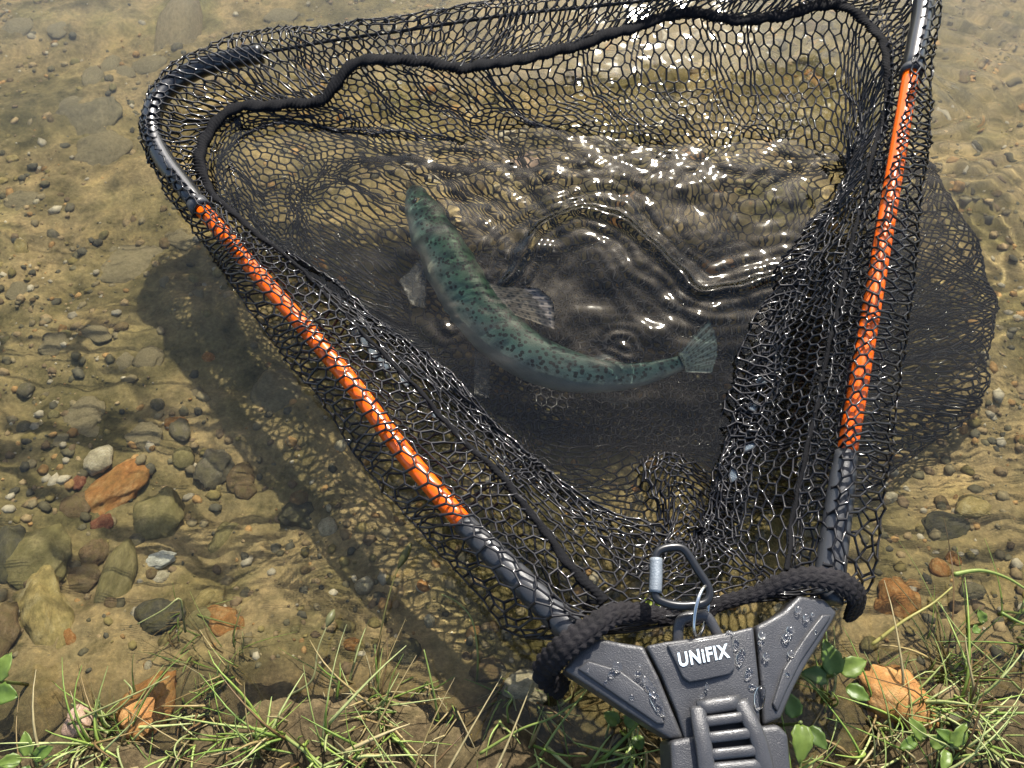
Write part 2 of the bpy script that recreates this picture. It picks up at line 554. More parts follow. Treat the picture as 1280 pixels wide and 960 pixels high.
STONES = [
    # px, py, width px, length px, turn deg, colour, name, label
    (147, 611, 58, 78, -35, 'orange', 'stone', 'large orange brown angular stone beside the olive mossy boulder, underwater'),
    (196, 645, 66, 62, 20, 'olive', 'stone', 'mossy olive stone touching the large orange brown stone'),
    (128, 653, 30, 20, 10, 'red', 'stone', 'small oval brick red stone just below the large orange one'),
    (100, 604, 16, 20, 0, 'red', 'stone', 'tiny reddish oval pebble left of the large orange brown stone'),
    (50, 697, 72, 54, 25, 'olive', 'stone', 'grey green slabby stone above the speckled yellow cobble'),
    (50, 765, 66, 92, 28, 'yellow', 'stone', 'big rounded speckled yellow cobble near the left edge'),
    (146, 726, 42, 118, -8, 'olive', 'stone', 'long upright olive yellow slab lying on the bed'),
    (98, 724, 58, 32, -8, 'brown', 'stone', 'flat brown stone left of the long olive slab'),
    (119, 690, 32, 28, 30, 'brown', 'stone', 'rounded brown stone above the flat brown one'),
    (96, 634, 40, 32, 20, 'brown', 'stone', 'dull brown stone between the two red pebbles'),
    (195, 700, 50, 19, 8, 'white', 'stone', 'whitish rectangular flake of stone right of the long slab'),
    (201, 721, 28, 18, 0, 'cream', 'stone', 'small cream stone just under the whitish rectangular flake'),
    (372, 642, 50, 36, -12, 'dark', 'stone', 'dark grey green wedge shaped stone at the edge of the net shadow'),
    (412, 659, 25, 28, 15, 'cream', 'stone', 'pale beige blocky pebble beside the dark wedge stone'),
    (278, 672, 32, 40, -20, 'olive', 'stone', 'olive stone halfway between whitish flake and dark wedge stone'),
    (266, 746, 30, 23, 5, 'yellow', 'stone', 'rounded yellow stone above the orange yellow one near the weeds'),
    (280, 779, 46, 38, -15, 'orange', 'stone', 'orange yellow stone in the water behind the tangled weed'),
    (299, 781, 13, 18, 10, 'orange', 'stone', 'tiny orange pebble touching the orange yellow stone'),
    (87, 797, 15, 22, 40, 'orange', 'stone', 'small flat orange chip under the speckled yellow cobble'),
    (188, 886, 62, 78, -30, 'orange', 'stone', 'large rust and cream stone lying among the grass at lower left'),
    (98, 906, 34, 34, 10, 'pink', 'stone', 'pinkish angular stone at the grass edge on the lower left'),
    (200, 772, 64, 44, 20, 'dark', 'stone', 'slate grey flat stone under the weed at lower left'),
    (8, 692, 34, 54, 10, 'dark', 'stone', 'dark grey stone cut by the left edge of the view'),
    (6, 792, 36, 50, 0, 'brown', 'stone', 'brown stone at the left edge below the dark grey one'),
    (124, 577, 38, 30, 15, 'cream', 'stone', 'cream speckled stone right above the large orange brown one'),
    (74, 551, 20, 14, 20, 'white', 'stone', 'small white stone above the dull brown stones on the left'),
    (156, 453, 20, 22, -25, 'white', 'stone', 'grey white rounded pebble alone on the silt at middle left'),
    (122, 418, 36, 18, -15, 'brown', 'stone', 'elongated brown pebble at middle left above the grey white one'),
    (69, 431, 30, 22, -10, 'olive', 'stone', 'greyish olive pebble left of the elongated brown one'),
    (186, 450, 34, 26, 10, 'olive', 'stone', 'dull olive pebble right of the grey white one'),
    (245, 490, 16, 13, 0, 'orange', 'stone', 'small bright orange pebble on the silt left of the net arm'),
    (247, 370, 17, 14, -20, 'yellow', 'stone', 'small yellow pebble left of the orange net arm'),
    (205, 353, 13, 13, 0, 'white', 'stone', 'tiny white pebble left of the small yellow one'),
    (25, 365, 30, 22, 0, 'dark', 'stone', 'dark smudged pebble near the left edge at middle height'),
    (266, 586, 50, 50, 0, 'grey', 'stone', 'rounded grey stone coated in silt, left of the net shadow'),
    (301, 600, 30, 38, -15, 'brown', 'stone', 'tan stone with a shaded right side beside the grey silted one'),
    (346, 490, 66, 54, 10, 'brown', 'stone', 'broad brown silted stone beside the lower left netting'),
    (180, 546, 48, 32, 5, 'olive', 'stone', 'olive silted stone above and right of the cream speckled one'),
    (104, 525, 58, 44, 15, 'olive', 'stone', 'low olive grey stone left of the olive silted one'),
    (168, 330, 96, 56, -10, 'olive', 'stone', 'wide algae covered olive stone under the left corner of the net'),
    (86, 135, 24, 18, -20, 'white', 'stone', 'whitish stone at upper left below the cream pair'),
    (20, 39, 28, 20, -20, 'cream', 'stone', 'pale stone in the far upper left corner'),
    (72, 41, 18, 12, -20, 'cream', 'stone', 'small pale stone right of the one in the upper left corner'),
    (135, 80, 24, 25, 0, 'cream', 'stone', 'cream stone at upper left touching a yellowish one'),
    (157, 87, 24, 15, 10, 'yellow', 'stone', 'yellowish flat stone right of the cream one at upper left'),
    (114, 97, 22, 22, 0, 'pink', 'stone', 'pinkish stone left of the cream one at upper left'),
    (221, 46, 42, 60, 0, 'orange', 'stone', 'blurred orange tan stone deep in the water above the net corner'),
    (352, 16, 34, 18, -15, 'yellow', 'stone', 'yellow flat stone beyond the front cord at the top'),
    (124, 192, 64, 46, -15, 'dark', 'stone', 'large dark sunken stone left of the black net corner'),
    (112, 150, 70, 44, -35, 'dark', 'stone', 'dark tilted slab above the large dark sunken stone'),
    (188, 82, 40, 26, -10, 'dark', 'stone', 'dark patchy stone right of the yellowish flat one at upper left'),
    (228, 296, 48, 22, -10, 'brown', 'stone', 'brown flat stone just left of where the orange arm begins'),
    (28, 250, 36, 22, 0, 'dark', 'stone', 'dark low stone near the left edge in the upper half'),
    (1122, 752, 52, 46, 30, 'orange', 'stone', 'rusty triangular stone in the water right of the net yoke'),
    (1124, 878, 78, 100, 35, 'orange', 'stone', 'big wet orange and white stone in the grass at lower right'),
    (1186, 880, 48, 34, -10, 'brown', 'stone', 'amber brown stone right of the big wet orange one'),
    (1209, 904, 40, 22, -5, 'dark', 'stone', 'flat dark grey stone in the grass at the lower right'),
    (1180, 662, 58, 32, 0, 'dark', 'stone', 'dark blurred stone on the bed right of the net'),
    (1216, 638, 44, 26, 10, 'yellow', 'stone', 'yellow silted stone right of the dark blurred one'),
    (1190, 700, 16, 14, 0, 'orange', 'stone', 'small orange pebble below the dark blurred stone on the right'),
    (659, 860, 60, 42, -10, 'cream', 'stone', 'pale tan stone under water left of the yoke'),
    (610, 838, 46, 32, 15, 'brown', 'stone', 'tan brown stone behind the pale one left of the yoke'),
    (503, 815, 44, 38, 0, 'dark', 'stone', 'blue grey stone under the thin weeds at lower middle'),
    (486, 366, 42, 24, -10, 'yellow', 'stone', 'ochre stone seen through the left wall of the netting'),
    (655, 206, 56, 30, 8, 'pink', 'stone', 'pinkish stone seen through the far netting above the fish'),
    (588, 268, 44, 34, 20, 'yellow', 'stone', 'ochre stone beside the trout head seen through netting'),
    (470, 190, 40, 28, 20, 'yellow', 'stone', 'dull yellow stone behind the far left netting'),
    (893, 332, 50, 28, 0, 'orange', 'stone', 'orange stone glimpsed through the dark bag floor on the right'),
]
SM2 = {k_: stone_mat('silted_' + k_, {'dark': (.10, .095, .065), 'orange': (.30, .19, .09)}.get(k_, (.20, .17, .10)) if k_ in ('dark', 'orange', 'grey', 'brown', 'olive') else (.34, .30, .20), (.28, .24, .15), .3, silt=(.35, 1.25)) for k_ in SM}
for k, (px, py, w, h, ang, colr, nm, lab) in enumerate(STONES):
    g0 = at(px, py, 0); z0 = float(bed_z(g0[0], g0[1]))
    for _ in range(4):
        p = at(px, py, min(z0, .2)); z0 = float(bed_z(p[0], p[1]))
    s = px_size(p) * .92
    me = stone_mesh('stone', 100 + k, 4 if w > 44 else 3, .3)
    far_ = py < 560 and px < 420
    o = link(nm, me, (SM2 if far_ else SM)[colr])
    hh = (.22 if far_ else .34) * min(w, h) * s
    # the far side is foreshortened in the view: lengthen it on the ground
    fs = 1 / max(.55, -ray(px, py)[2])
    o.scale = (w * s / 2, h * s / 2 * fs, hh)
    o.rotation_euler = (random.uniform(-.12, .12), random.uniform(-.12, .12), R(ang))
    o.location = (p[0], p[1], z0 + hh * (-.1 if far_ else .12))
    tag(o, lab, 'stone', 'stones on the lake bed')

peb_src = [stone_mesh('pebble', 400 + k, 2, .25) for k in range(8)]
keys = ['brown', 'olive', 'grey', 'yellow', 'brown', 'orange', 'cream', 'yellow', 'olive', 'brown']
peb_m = []
for k, me in enumerate(peb_src):
    for c in set(keys):
        m2 = me.copy(); m2.materials.append(SM[c]); peb_m.append((c, m2))
cnt = 0
while cnt < 290:
    px, py = random.uniform(-20, 1300), random.uniform(-10, 850)
    if 720 < px < 1080 and py > 620: continue
    if random.random() < .35: px, py = random.uniform(420, 1000), random.uniform(170, 560)
    g0 = at(px, py, -.1); z0 = float(bed_z(g0[0], g0[1]))
    p = at(px, py, min(z0, -.002)); z0 = float(bed_z(p[0], p[1]))
    c = random.choice(keys)
    o = link('pebble', random.choice([m for q, m in peb_m if q == c]))
    r = random.choice([.0035, .004, .005, .006, .007, .009]) * random.uniform(.8, 1.2)
    o.scale = (r * random.uniform(.9, 1.4), r * random.uniform(.8, 1.1), r * random.uniform(.5, .75))
    o.rotation_euler = (0, 0, random.uniform(0, 6.3)); o.location = (p[0], p[1], z0 + r * .2)
    tag(o, 'small muddy pebble scattered among the larger stones on the lake bed', 'pebble', 'loose pebbles on the lake bed')
    cnt += 1

# fine gravel nobody could count
iv, if_ = ico(1)
gm = MB()
pal = 1.25 * np.array([(.16, .12, .07), (.20, .17, .10), (.11, .10, .06), (.26, .2, .11), (.30, .19, .08), (.35, .32, .24), (.09, .085, .06), (.18, .15, .06)])
ng = 24000
gxx = rng.uniform(-.8, .8, ng); gyy = -.02 + 1.1 * rng.random(ng) ** 1.25
dens = fbm(gxx * 9, gyy * 9, 77, 3)
keep = dens > rng.uniform(-.5, .3, ng)
keep &= gyy > .035 + .03 * rng.random(ng)
gxx, gyy = gxx[keep], gyy[keep]
gz = bed_z(gxx, gyy)
for x, y, z in zip(gxx, gyy, gz):
    r = .0010 + .0045 * rng.random() ** 3
    a = rng.uniform(0, 6.28); ca, sa = math.cos(a), math.sin(a)
    q = iv * (1 + rng.uniform(-.22, .22, (len(iv), 1))) * np.array([r * rng.uniform(1, 1.5), r, r * .65])
    q = np.stack([q[:, 0] * ca - q[:, 1] * sa, q[:, 0] * sa + q[:, 1] * ca, q[:, 2]], 1) + np.array([x, y, z + r * .15])
    gm.add(q, if_, col=(*(pal[rng.integers(len(pal))] * rng.uniform(.7, 1.25)), 1))
M_GRAVEL, t, b = mat_new('gravel')
a = t.nodes.new('ShaderNodeAttribute'); a.attribute_name = 'tint'
gn = ramp(t, noise(t, coords(t), 300, 4), [(.3, (.6, .58, .55)), (.7, (1.3, 1.25, 1.2))])
t.links.new(mix(t, .8, a.outputs['Color'], gn, 'MULTIPLY'), b.inputs['Base Color']); b.inputs['Roughness'].default_value = .9
b.inputs['Specular IOR Level'].default_value = .2
tag(link('gravel', gm.mesh('gravel'), M_GRAVEL), 'fine mixed brown and ochre gravel strewn over the silty bed', 'gravel', kind='stuff')

# ------------------------------------------------------------------ the landing net
net = empty('landing_net', at(890, 860, .06), 'triangular landing net with orange arms, grey yoke and black mesh bag', 'landing net')

# rod, outer edge of the sleeve, sewn hem, bag at the water line, bag below, bag floor edge: (px, py, height)
ST = [
    ((700, 775, .060), (655, 800, .045), (755, 757, .060), (842, 668, .012), (800, 585, .003), (800, 555, -.088)),
    ((640, 715, .058), (600, 745, .040), (700, 690, .050), (772, 638, .008), (760, 600, -.035), (720, 555, -.09)),
    ((580, 655, .056), (535, 675, .038), (640, 612, .045), (692, 588, .004), (672, 585, -.05), (670, 540, -.09)),
    ((500, 560, .052), (452, 578, .035), (560, 530, .040), (612, 516, .002), (585, 520, -.05), (600, 500, -.09)),
    ((420, 455, .047), (378, 472, .032), (472, 435, .035), (522, 433, .000), (500, 440, -.05), (560, 460, -.09)),
    ((335, 358, .042), (300, 370, .030), (375, 338, .030), (425, 362, .000), (430, 385, -.05), (530, 430, -.09)),
    ((255, 265, .038), (232, 276, .028), (272, 250, .025), (320, 288, -.004), (400, 345, -.05), (515, 400, -.09)),
    ((212, 210, .036), (196, 218, .030), (250, 205, .021), (290, 235, -.004), (390, 300, -.05), (515, 370, -.09)),
    ((190, 165, .035), (180, 165, .030), (261, 163, .020), (292, 190, -.003), (395, 265, -.05), (520, 345, -.09)),
    ((212, 108, .035), (203, 98, .030), (290, 138, .020), (332, 162, .000), (430, 232, -.05), (540, 320, -.09)),
    ((265, 80, .035), (256, 66, .032), (345, 132, .022), (392, 157, .000), (470, 215, -.05), (570, 305, -.09)),
    ((325, 68, .036), (330, 42, .036), (400, 126, .026), (450, 168, .000), (520, 213, -.05), (605, 298, -.09)),
    ((420, 50, .040), (428, 36, .045), (445, 84, .035), (520, 177, .000), (580, 220, -.055), (650, 294, -.092)),
    ((520, 35, .042), (530, 17, .050), (522, 78, .036), (590, 172, .000), (650, 225, -.055), (700, 294, -.095)),
    ((640, 18, .046), (640, 1, .052), (600, 84, .035), (660, 166, .000), (720, 225, -.06), (760, 300, -.10)),
    ((760, 6, .050), (760, -14, .056), (720, 58, .038), (760, 170, .000), (800, 225, -.06), (820, 300, -.10)),
    ((880, -8, .056), (880, -28, .060), (845, 19, .043), (860, 172, .000), (880, 225, -.06), (890, 300, -.10)),
    ((990, -25, .064), (995, -48, .068), (940, 26, .043), (950, 172, .000), (970, 230, -.06), (960, 310, -.10)),
    ((1090, -45, .072), (1100, -66, .070), (1040, 7, .048), (1030, 185, .000), (1070, 215, -.06), (1030, 320, -.10)),
    ((1152, -12, .075), (1172, -20, .070), (1097, 45, .052), (1062, 215, .000), (1150, 205, -.06), (1080, 340, -.10)),
    ((1140, 88, .075), (1166, 95, .062), (1110, 112, .052), (1050, 240, .000), (1200, 268, -.065), (1110, 380, -.10)),
    ((1120, 210, .073), (1157, 220, .058), (1085, 220, .050), (1012, 300, .000), (1235, 350, -.07), (1120, 420, -.10)),
    ((1098, 335, .071), (1145, 345, .055), (1056, 340, .050), (967, 380, .000), (1242, 430, -.07), (1120, 460, -.10)),
    ((1078, 455, .069), (1127, 465, .052), (1030, 460, .050), (927, 470, .000), (1218, 510, -.065), (1080, 500, -.10)),
    ((1058, 570, .066), (1110, 580, .050), (1008, 570, .050), (902, 560, .000), (1140, 572, -.06), (1020, 530, -.10)),
    ((1045, 660, .064), (1097, 680, .048), (993, 650, .052), (888, 620, .004), (1085, 610, -.05), (960, 550, -.10)),
    ((1035, 740, .064), (1076, 748, .050), (983, 715, .060), (880, 655, .008), (960, 610, -.04), (900, 560, -.10)),
    ((950, 745, .068), (950, 750, .064), (948, 738, .066), (872, 674, .012), (870, 580, .003), (865, 560, -.095)),
    ((850, 770, .068), (850, 775, .064), (848, 762, .066), (860, 682, .014), (832, 568, .006), (838, 560, -.09)),
]
NS = len(ST)
ST = [tuple((q[0], q[1], q[2] * (.82 if c_ == 5 else 1) - (.011 if c_ in (0, 1, 2) and 3 <= r_ <= 11 else .006 if c_ in (0, 1, 2) and r_ in (2, 12) else 0)) for c_, q in enumerate(row)) for r_, row in enumerate(ST)]
W = np.array([[at(*q) for q in row] for row in ST])           # (NS,6,3)
rod, outer, hem, wl, low, flo = [W[:, k] for k in range(6)]
over = rod + np.array([0, 0, .0105])
over[[0, 1, 2, 24, 25, 26], 2] += .0028; under = rod * .72 + hem * .28 + np.array([0, 0, -.020])
hem2 = hem + np.array([0, 0, -.004])
over[-2:] = rod[-2:] + [0, 0, .003]; under[-2:] = rod[-2:] - [0, 0, .006]
mid1 = (hem + over) / 2 + [0, 0, -.004]; mid1[-2:] = hem[-2:]
bag1 = .5 * (hem2 + wl) + np.array([0, 0, -.005])
bag1[-2:] += [0, 0, .004]
fw = np.array([1, 1, 1, 1, .9, .6, .2] + [0] * 12 + [.3, .8, 1, 1, 1, 1, 1, .8, .2, .2])[:, None]
foldA = fw * (.5 * hem + .5 * wl + np.array([0, 0, -.016])) + (1 - fw) * (.67 * wl + .33 * low)
foldB = fw * (.12 * hem + .88 * wl + np.array([0, 0, -.014])) + (1 - fw) * (.33 * wl + .67 * low)
rings = [hem, mid1, over, outer, under, hem2, bag1, wl, foldA, foldB, low, flo]
rows_between = [2, 3, 3, 3, 3, 5, 7, 4, 4, 9, 7]
# stations spaced along the frame so that the cells stay even
fr = (rod + outer + hem + wl) / 4
seg = np.linalg.norm(np.roll(fr, -1, 0) - fr, axis=1)
dens_w = np.array([.66, .66, .7, .76, .85, .95, 1.05, 1.05, 1.05, 1.05, 1.05, 1.05, 1.05, 1.05, 1.05, 1.05, 1.05, 1.05, 1.05, 1.05, 1.05, 1.0, .95, .9, .82, .76, .7, .66, .66])
cum = np.r_[0, np.cumsum(seg * dens_w)]
NCOL = 212
NK = 2 * NCOL
uarc = np.linspace(0, cum[-1], NK, endpoint=False)
ust = np.interp(uarc, cum, np.arange(NS + 1))
RG = np.stack([catmull(r, ust, True) for r in rings], 0)       # (nr, NK, 3)
vcum = np.r_[0, np.cumsum(rows_between)]
NR = int(vcum[-1])
P = []
for j in range(NR + 1):
    k = np.arange(NK)
    lowm = (k + j) % 2 == 0
    vv = np.clip(j + np.where(lowm, .17, -.17), 0, NR)
    tt = np.interp(vv, vcum, np.arange(len(rings)))
    row = np.empty((NK, 3))
    for q in range(NK):
        row[q] = catmull(RG[:, q], np.array([tt[q]]))[0]
    P.append(row)
P = np.array(P)                                                 # (NR+1, NK, 3)
# slack: the cloth sags and gathers unevenly
uu = np.arange(NK)[None] * np.ones((NR + 1, 1)); jj = np.arange(NR + 1)[:, None] * np.ones((1, NK))
amp = np.interp(jj, [0, 2, 5, 9, 16, 20, 26, 33, 60], [.0015, .003, .0016, .003, .0035, .005, .005, .007, .004])
gap = ((ust >= NS - 2.2) | (ust < .15))[None]
amp = np.where(gap, .0012, amp)
for d in range(3):
    P[..., d] += amp * 1.6 * fbm(uu * .11 + 31 * d, jj * .23, 200 + d, 2) * (1.2 if d == 2 else 1)
    P[..., d] += .0009 * rng.normal(size=P.shape[:2])
# gathers: columns drawn together here and there
shift = .55 * fbm(uu * .09, jj * .06, 300, 2) * np.clip(jj / 6, 0, 1)
Pn = P.copy()
for j in range(NR + 1):
    s = (np.arange(NK) + shift[j] * 9) % NK
    i0 = np.floor(s).astype(int); f = (s - i0)[:, None]
    # keep the zigzag: move along the row two nodes at a time
    base = np.arange(NK)
    d = shift[j] * 9
    e = np.floor(d / 2).astype(int) * 2; fr_ = ((d - e) / 2)[:, None]
    Pn[j] = P[j][(base + e) % NK] * (1 - fr_) + P[j][(base + e + 2) % NK] * fr_
P = Pn
nodes = P.reshape(-1, 3)
idx = np.arange((NR + 1) * NK).reshape(NR + 1, NK)
E1 = np.stack([idx, np.roll(idx, -1, 1)], -1).reshape(-1, 2)
k = np.arange(NK); E2 = []
for j in range(NR):
    m = (k + j) % 2 == 0
    E2.append(np.stack([idx[j][m], idx[j + 1][m]], -1))
E2 = np.vstack(E2)
E_all = np.vstack([E1, E2])
rad = np.r_[np.full(len(E1), .00086), np.full(len(E2), .00110)]
Lr = np.linalg.norm(nodes[E_all[:, 0]] - nodes[E_all[:, 1]], axis=1)
okk = Lr < .06
nm = MB(); v, q = threads(nodes, E_all[okk], rad[okk], 5); nm.add(v, q)
# bag floor: the same mesh lying flat under the fish
fl = RG[-1][:, :2]


def inside(px, py, poly):
    c = np.zeros(px.shape, bool); n = len(poly); j = n - 1
    for i in range(n):
        xi, yi = poly[i]; xj, yj = poly[j]
        cond = ((yi > py) != (yj > py)) & (px < (xj - xi) * (py - yi) / (yj - yi + 1e-12) + xi)
        c ^= cond; j = i
    return c


for lay, (a, zo, ro) in enumerate(((.0060, -.076, .0010), (.0056, -.082, .0014), (.0058, -.090, .0015))):
    cw = math.sqrt(3) * a
    x0, y0 = fl.min(0); x1, y1 = fl.max(0)
    nx = int((x1 - x0) / (cw / 2)) + 2; ny = int((y1 - y0) / (1.5 * a)) + 2
    FK, FJ = np.meshgrid(np.arange(nx), np.arange(ny))
    fx = x0 + FK * cw / 2; fy = y0 + FJ * 1.5 * a + np.where((FK + FJ) % 2 == 0, -a / 4, a / 4)
    fx, fy = fx + .012 * fbm(fx * 22, fy * 22, 91 + lay, 2), fy + .012 * fbm(fx * 22, fy * 22, 95 + lay, 2)
    fz = np.maximum(zo + .018 * fbm(fx * 12, fy * 12, 93 + 3 * lay, 3), bed_z(fx, fy) + .003)
    ii = inside(fx, fy, fl)
    if lay: ii &= fx + .25 * (fy - .3) > (-.06 if lay == 1 else -.02) + .03 * fbm(fx * 20, fy * 20, 5, 2)
    fi = np.arange(nx * ny).reshape(ny, nx)
    Ef = [np.stack([fi[:, :-1][ii[:, :-1] & ii[:, 1:]], fi[:, 1:][ii[:, :-1] & ii[:, 1:]]], -1)]
    mv = (((FK + FJ) % 2 == 1)[:-1]) & ii[:-1] & ii[1:]
    Ef.append(np.stack([fi[:-1][mv], fi[1:][mv]], -1))
    v, q = threads(np.stack([fx, fy, fz], -1).reshape(-1, 3), np.vstack(Ef), ro, 4); nm.add(v, q)
link('netting', nm.mesh('netting'), M_NET, net)

# frame: two arms, each ferrule + orange rod + bent corner, joined by a cord
def zpath(pts, n):
    return path(np.array([at(*q) for q in pts]), n)


def arm(ferr, orange, corner):
    link('ferrule', tube_mesh('ferrule', zpath(ferr, 24), np.interp(np.linspace(0, 1, 24), [0, .85, .9, 1], [.0098, .0084, .0076, .0074]), sides=20), M_ROD, net)
    link('orange_rod', tube_mesh('orange_rod', zpath(orange, 30), .0066, sides=24), M_ORANGE, net)
    cpts = zpath(corner, 60)
    c = link('corner_tube', tube_mesh('corner_tube', cpts, np.interp(np.linspace(0, 1, 60), [0, .04, .06, .5, 1], [.0072, .0072, .0086, .009, .0088]), sides=20), M_TIP, net)
    link('end_collar', tube_mesh('end_collar', cpts[:3], .0092, sides=20), M_ROD, c)


arm([(735, 808, .062), (640, 715, .057), (578, 653, .051)], [(582, 657, .051), (500, 560, .041), (420, 455, .036), (254, 264, .027)],
    [(252, 262, .027), (232, 236, .026), (205, 200, .025), (190, 165, .024), (195, 130, .024), (222, 100, .024), (268, 79, .024), (328, 67, .025)])
arm([(1033, 752, .064), (1045, 660, .065), (1058, 566, .066)], [(1058, 570, .066), (1098, 335, .071), (1139, 90, .075)],
    [(1139, 93, .075), (1146, 55, .075), (1153, 15, .075), (1153, -18, .075), (1140, -42, .074), (1116, -52, .073), (1085, -46, .072)])
link('front_cord', tube_mesh('front_cord', zpath([(324, 67, .025), (420, 50, .034), (520, 36, .042), (640, 18, .046), (760, 6, .050), (880, -8, .056), (990, -25, .064), (1090, -46, .072)], 90), .0016, sides=8), M_CORD, net)

# sewn hem ribbon all round, thick and knitted along the arms
hp = path(hem[:27], 1500)
arc = np.linspace(0, 1, 1500)
st_of = np.interp(arc, np.r_[0, np.cumsum(np.linalg.norm(np.diff(hem[:27], axis=0), axis=1))] / np.sum(np.linalg.norm(np.diff(hem[:27], axis=0), axis=1)), np.arange(27))
hr = np.interp(st_of, [0, 1, 2, 3, 4, 5, 6, 7, 8, 12, 18, 19, 20, 21, 26], [.0034, .0028, .0024, .0018, .0014, .0013, .003, .0055, .0056, .006, .006, .005, .003, .0016, .0016])
hp += .003 * np.stack([fbm(arc * 60, arc * 0 + 3 * k_, 700 + k_, 2) for k_ in range(3)], 1)
hp[:, 2] += .001


def knit(per, n):
    def f(i, a):
        return 1 + .32 * np.sin(i * 2 * math.pi / per + 2 * a) * np.sin(n * a + i * .9) + .14 * np.sin(i * 2.1 + a * 5)
    return f


link('hem_ribbon', tube_mesh('hem_ribbon', hp, hr, sides=10, flat=.5, mod=knit(5, 4)), M_RIBBON, net)

# knitted binding where the netting ends on the yoke
bp = zpath([(704, 862, .036), (682, 840, .060), (702, 813, .079), (735, 788, .083), (768, 768, .081), (802, 765, .074), (838, 772, .068),
            (870, 774, .066), (902, 754, .070), (945, 742, .077), (978, 728, .083), (1010, 721, .087), (1048, 727, .086), (1070, 745, .074), (1066, 770, .050)], 420)
br = np.interp(np.linspace(0, 1, 420), [0, .08, .25, .38, .5, .62, .75, .92, 1], [.0072, .0082, .0080, .0058, .0040, .0044, .0060, .0084, .0072])
ii_, aa_ = None, None


def stitch(i, a):
    x = ((a * 7 / (2 * math.pi)) % 1) * 2 - 1
    ph = i * 2 * math.pi / 8 + 2.2 * np.abs(x)
    return .86 + .20 * (.5 + .5 * np.cos(ph)) * (1 - np.abs(x) ** 3) + .05 * vnoise(i * .8 + a * 0, a * 6 + i * 0, 17)


link('edge_binding', tube_mesh('edge_binding', bp, br, sides=84, flat=.46, mod=stitch), M_BIND, net)

# yoke: moulded plastic fork, built from its real outlines, top face sloping away to the arms
def slab(name, pts, ztop, thick, bev, mat, parent, dome=0, seg=3):
    bm = bmesh.new()
    P3 = [at(x, y, ztop(x, y) if callable(ztop) else ztop) for x, y in pts]
    # orient upward
    ar = sum(P3[i][0] * P3[(i + 1) % len(P3)][1] - P3[(i + 1) % len(P3)][0] * P3[i][1] for i in range(len(P3)))
    if ar < 0: P3 = P3[::-1]
    vs = [bm.verts.new(V(p)) for p in P3]
    f = bm.faces.new(vs)
    r = bmesh.ops.extrude_face_region(bm, geom=[f])
    nv = [g for g in r['geom'] if isinstance(g, bmesh.types.BMVert)]
    for v_ in vs: v_.co.z -= thick
    bm.normal_update()
    edges = [e for e in bm.edges if all(v_ in nv for v_ in e.verts)]
    vert_e = [e for e in bm.edges if sum(v_ in nv for v_ in e.verts) == 1]
    bmesh.ops.bevel(bm, geom=edges + vert_e, offset=bev, segments=seg, profile=.6, affect='EDGES', clamp_overlap=True)
    bmesh.ops.recalc_face_normals(bm, faces=bm.faces)
    me = bpy.data.meshes.new(name); bm.to_mesh(me); bm.free()
    for p in me.polygons: p.use_smooth = True
    try:
        me.set_sharp_from_angle(angle=R(50))
    except Exception:
        pass
    return link(name, me, mat, parent)


def ytop(x, y):
    side = abs(x - 895) / 190
    return .090 - .016 * side * side


def smooth_outline(pts, n):
    return [tuple(p) for p in path(np.array(pts, float), n, True)[:-1]]


yoke = slab('yoke', [(808, 807), (832, 802), (870, 797), (917, 789), (942, 783), (949, 850), (951, 915), (858, 930), (846, 890), (826, 842)], lambda x, y: ytop(x, y) + .001, .026, .0018, M_PLASTIC, net)
lw = slab('yoke_wing', [(722, 812), (748, 797), (775, 803), (805, 807), (824, 846), (843, 893), (857, 924), (838, 924), (812, 908), (780, 887), (745, 864), (704, 838)], lambda x, y: ytop(x, y) - .0005, .022, .0030, M_PLASTIC, net, seg=4)
rw = slab('yoke_wing', [(945, 782), (962, 774), (980, 763), (999, 744), (1030, 748), (1048, 765), (1030, 797), (1008, 832), (992, 862), (977, 898), (954, 908), (951, 850)], lambda x, y: ytop(x, y) - .0005, .022, .0030, M_PLASTIC, net, seg=4)
# raised ribs and wet hollows on the wings
slab('wing_rib', [(735, 826), (775, 838), (812, 866), (832, 905), (822, 905), (786, 880), (745, 852), (722, 836)], lambda x, y: ytop(x, y) + .0016, .003, .0012, M_PLASTIC, lw)
slab('wing_rib', [(1040, 768), (1036, 776), (1002, 826), (984, 862), (972, 890), (966, 880), (980, 836), (1008, 794), (1028, 768)], lambda x, y: ytop(x, y) + .0016, .003, .0012, M_PLASTIC, rw)
plate = slab('name_plate', [(834, 806), (872, 800), (914, 793), (917, 815), (919, 836), (912, 843), (880, 850), (862, 853), (854, 847), (844, 826)], lambda x, y: ytop(x, y) + .0032, .004, .0011, M_PLASTIC, yoke)
# printed name
fc = bpy.data.curves.new('print', 'FONT'); fc.body = 'UNiFIX'; fc.size = 1; fc.offset = .03; fc.extrude = .0; fc.space_character = 1.14; fc.resolution_u = 4
fo = bpy.data.objects.new('print_src', fc); COL.objects.link(fo)
me = bpy.data.meshes.new_from_object(fo.evaluated_get(bpy.context.evaluated_depsgraph_get()))
bpy.data.objects.remove(fo)
vv = np.array([v_.co[:] for v_ in me.vertices]); mn = vv.min(0); mx = vv.max(0)
zt = ytop(880, 820) + .0038
oA = at(850, 834, zt); oB = at(913, 822, zt); oC = at(847, 816, zt)
for v_, c in zip(me.vertices, vv):
    uu_ = (c[0] - mn[0]) / (mx[0] - mn[0]); ww = (c[1] - mn[1]) / (mx[1] - mn[1])
    p = oA + (oB - oA) * uu_ + (oC - oA) * ww
    # follow the curved plate
    v_.co = V([p[0], p[1], ytop(850 + 63 * uu_, 822) + .0037])
link('printed_name', me, M_PRINT, plate)
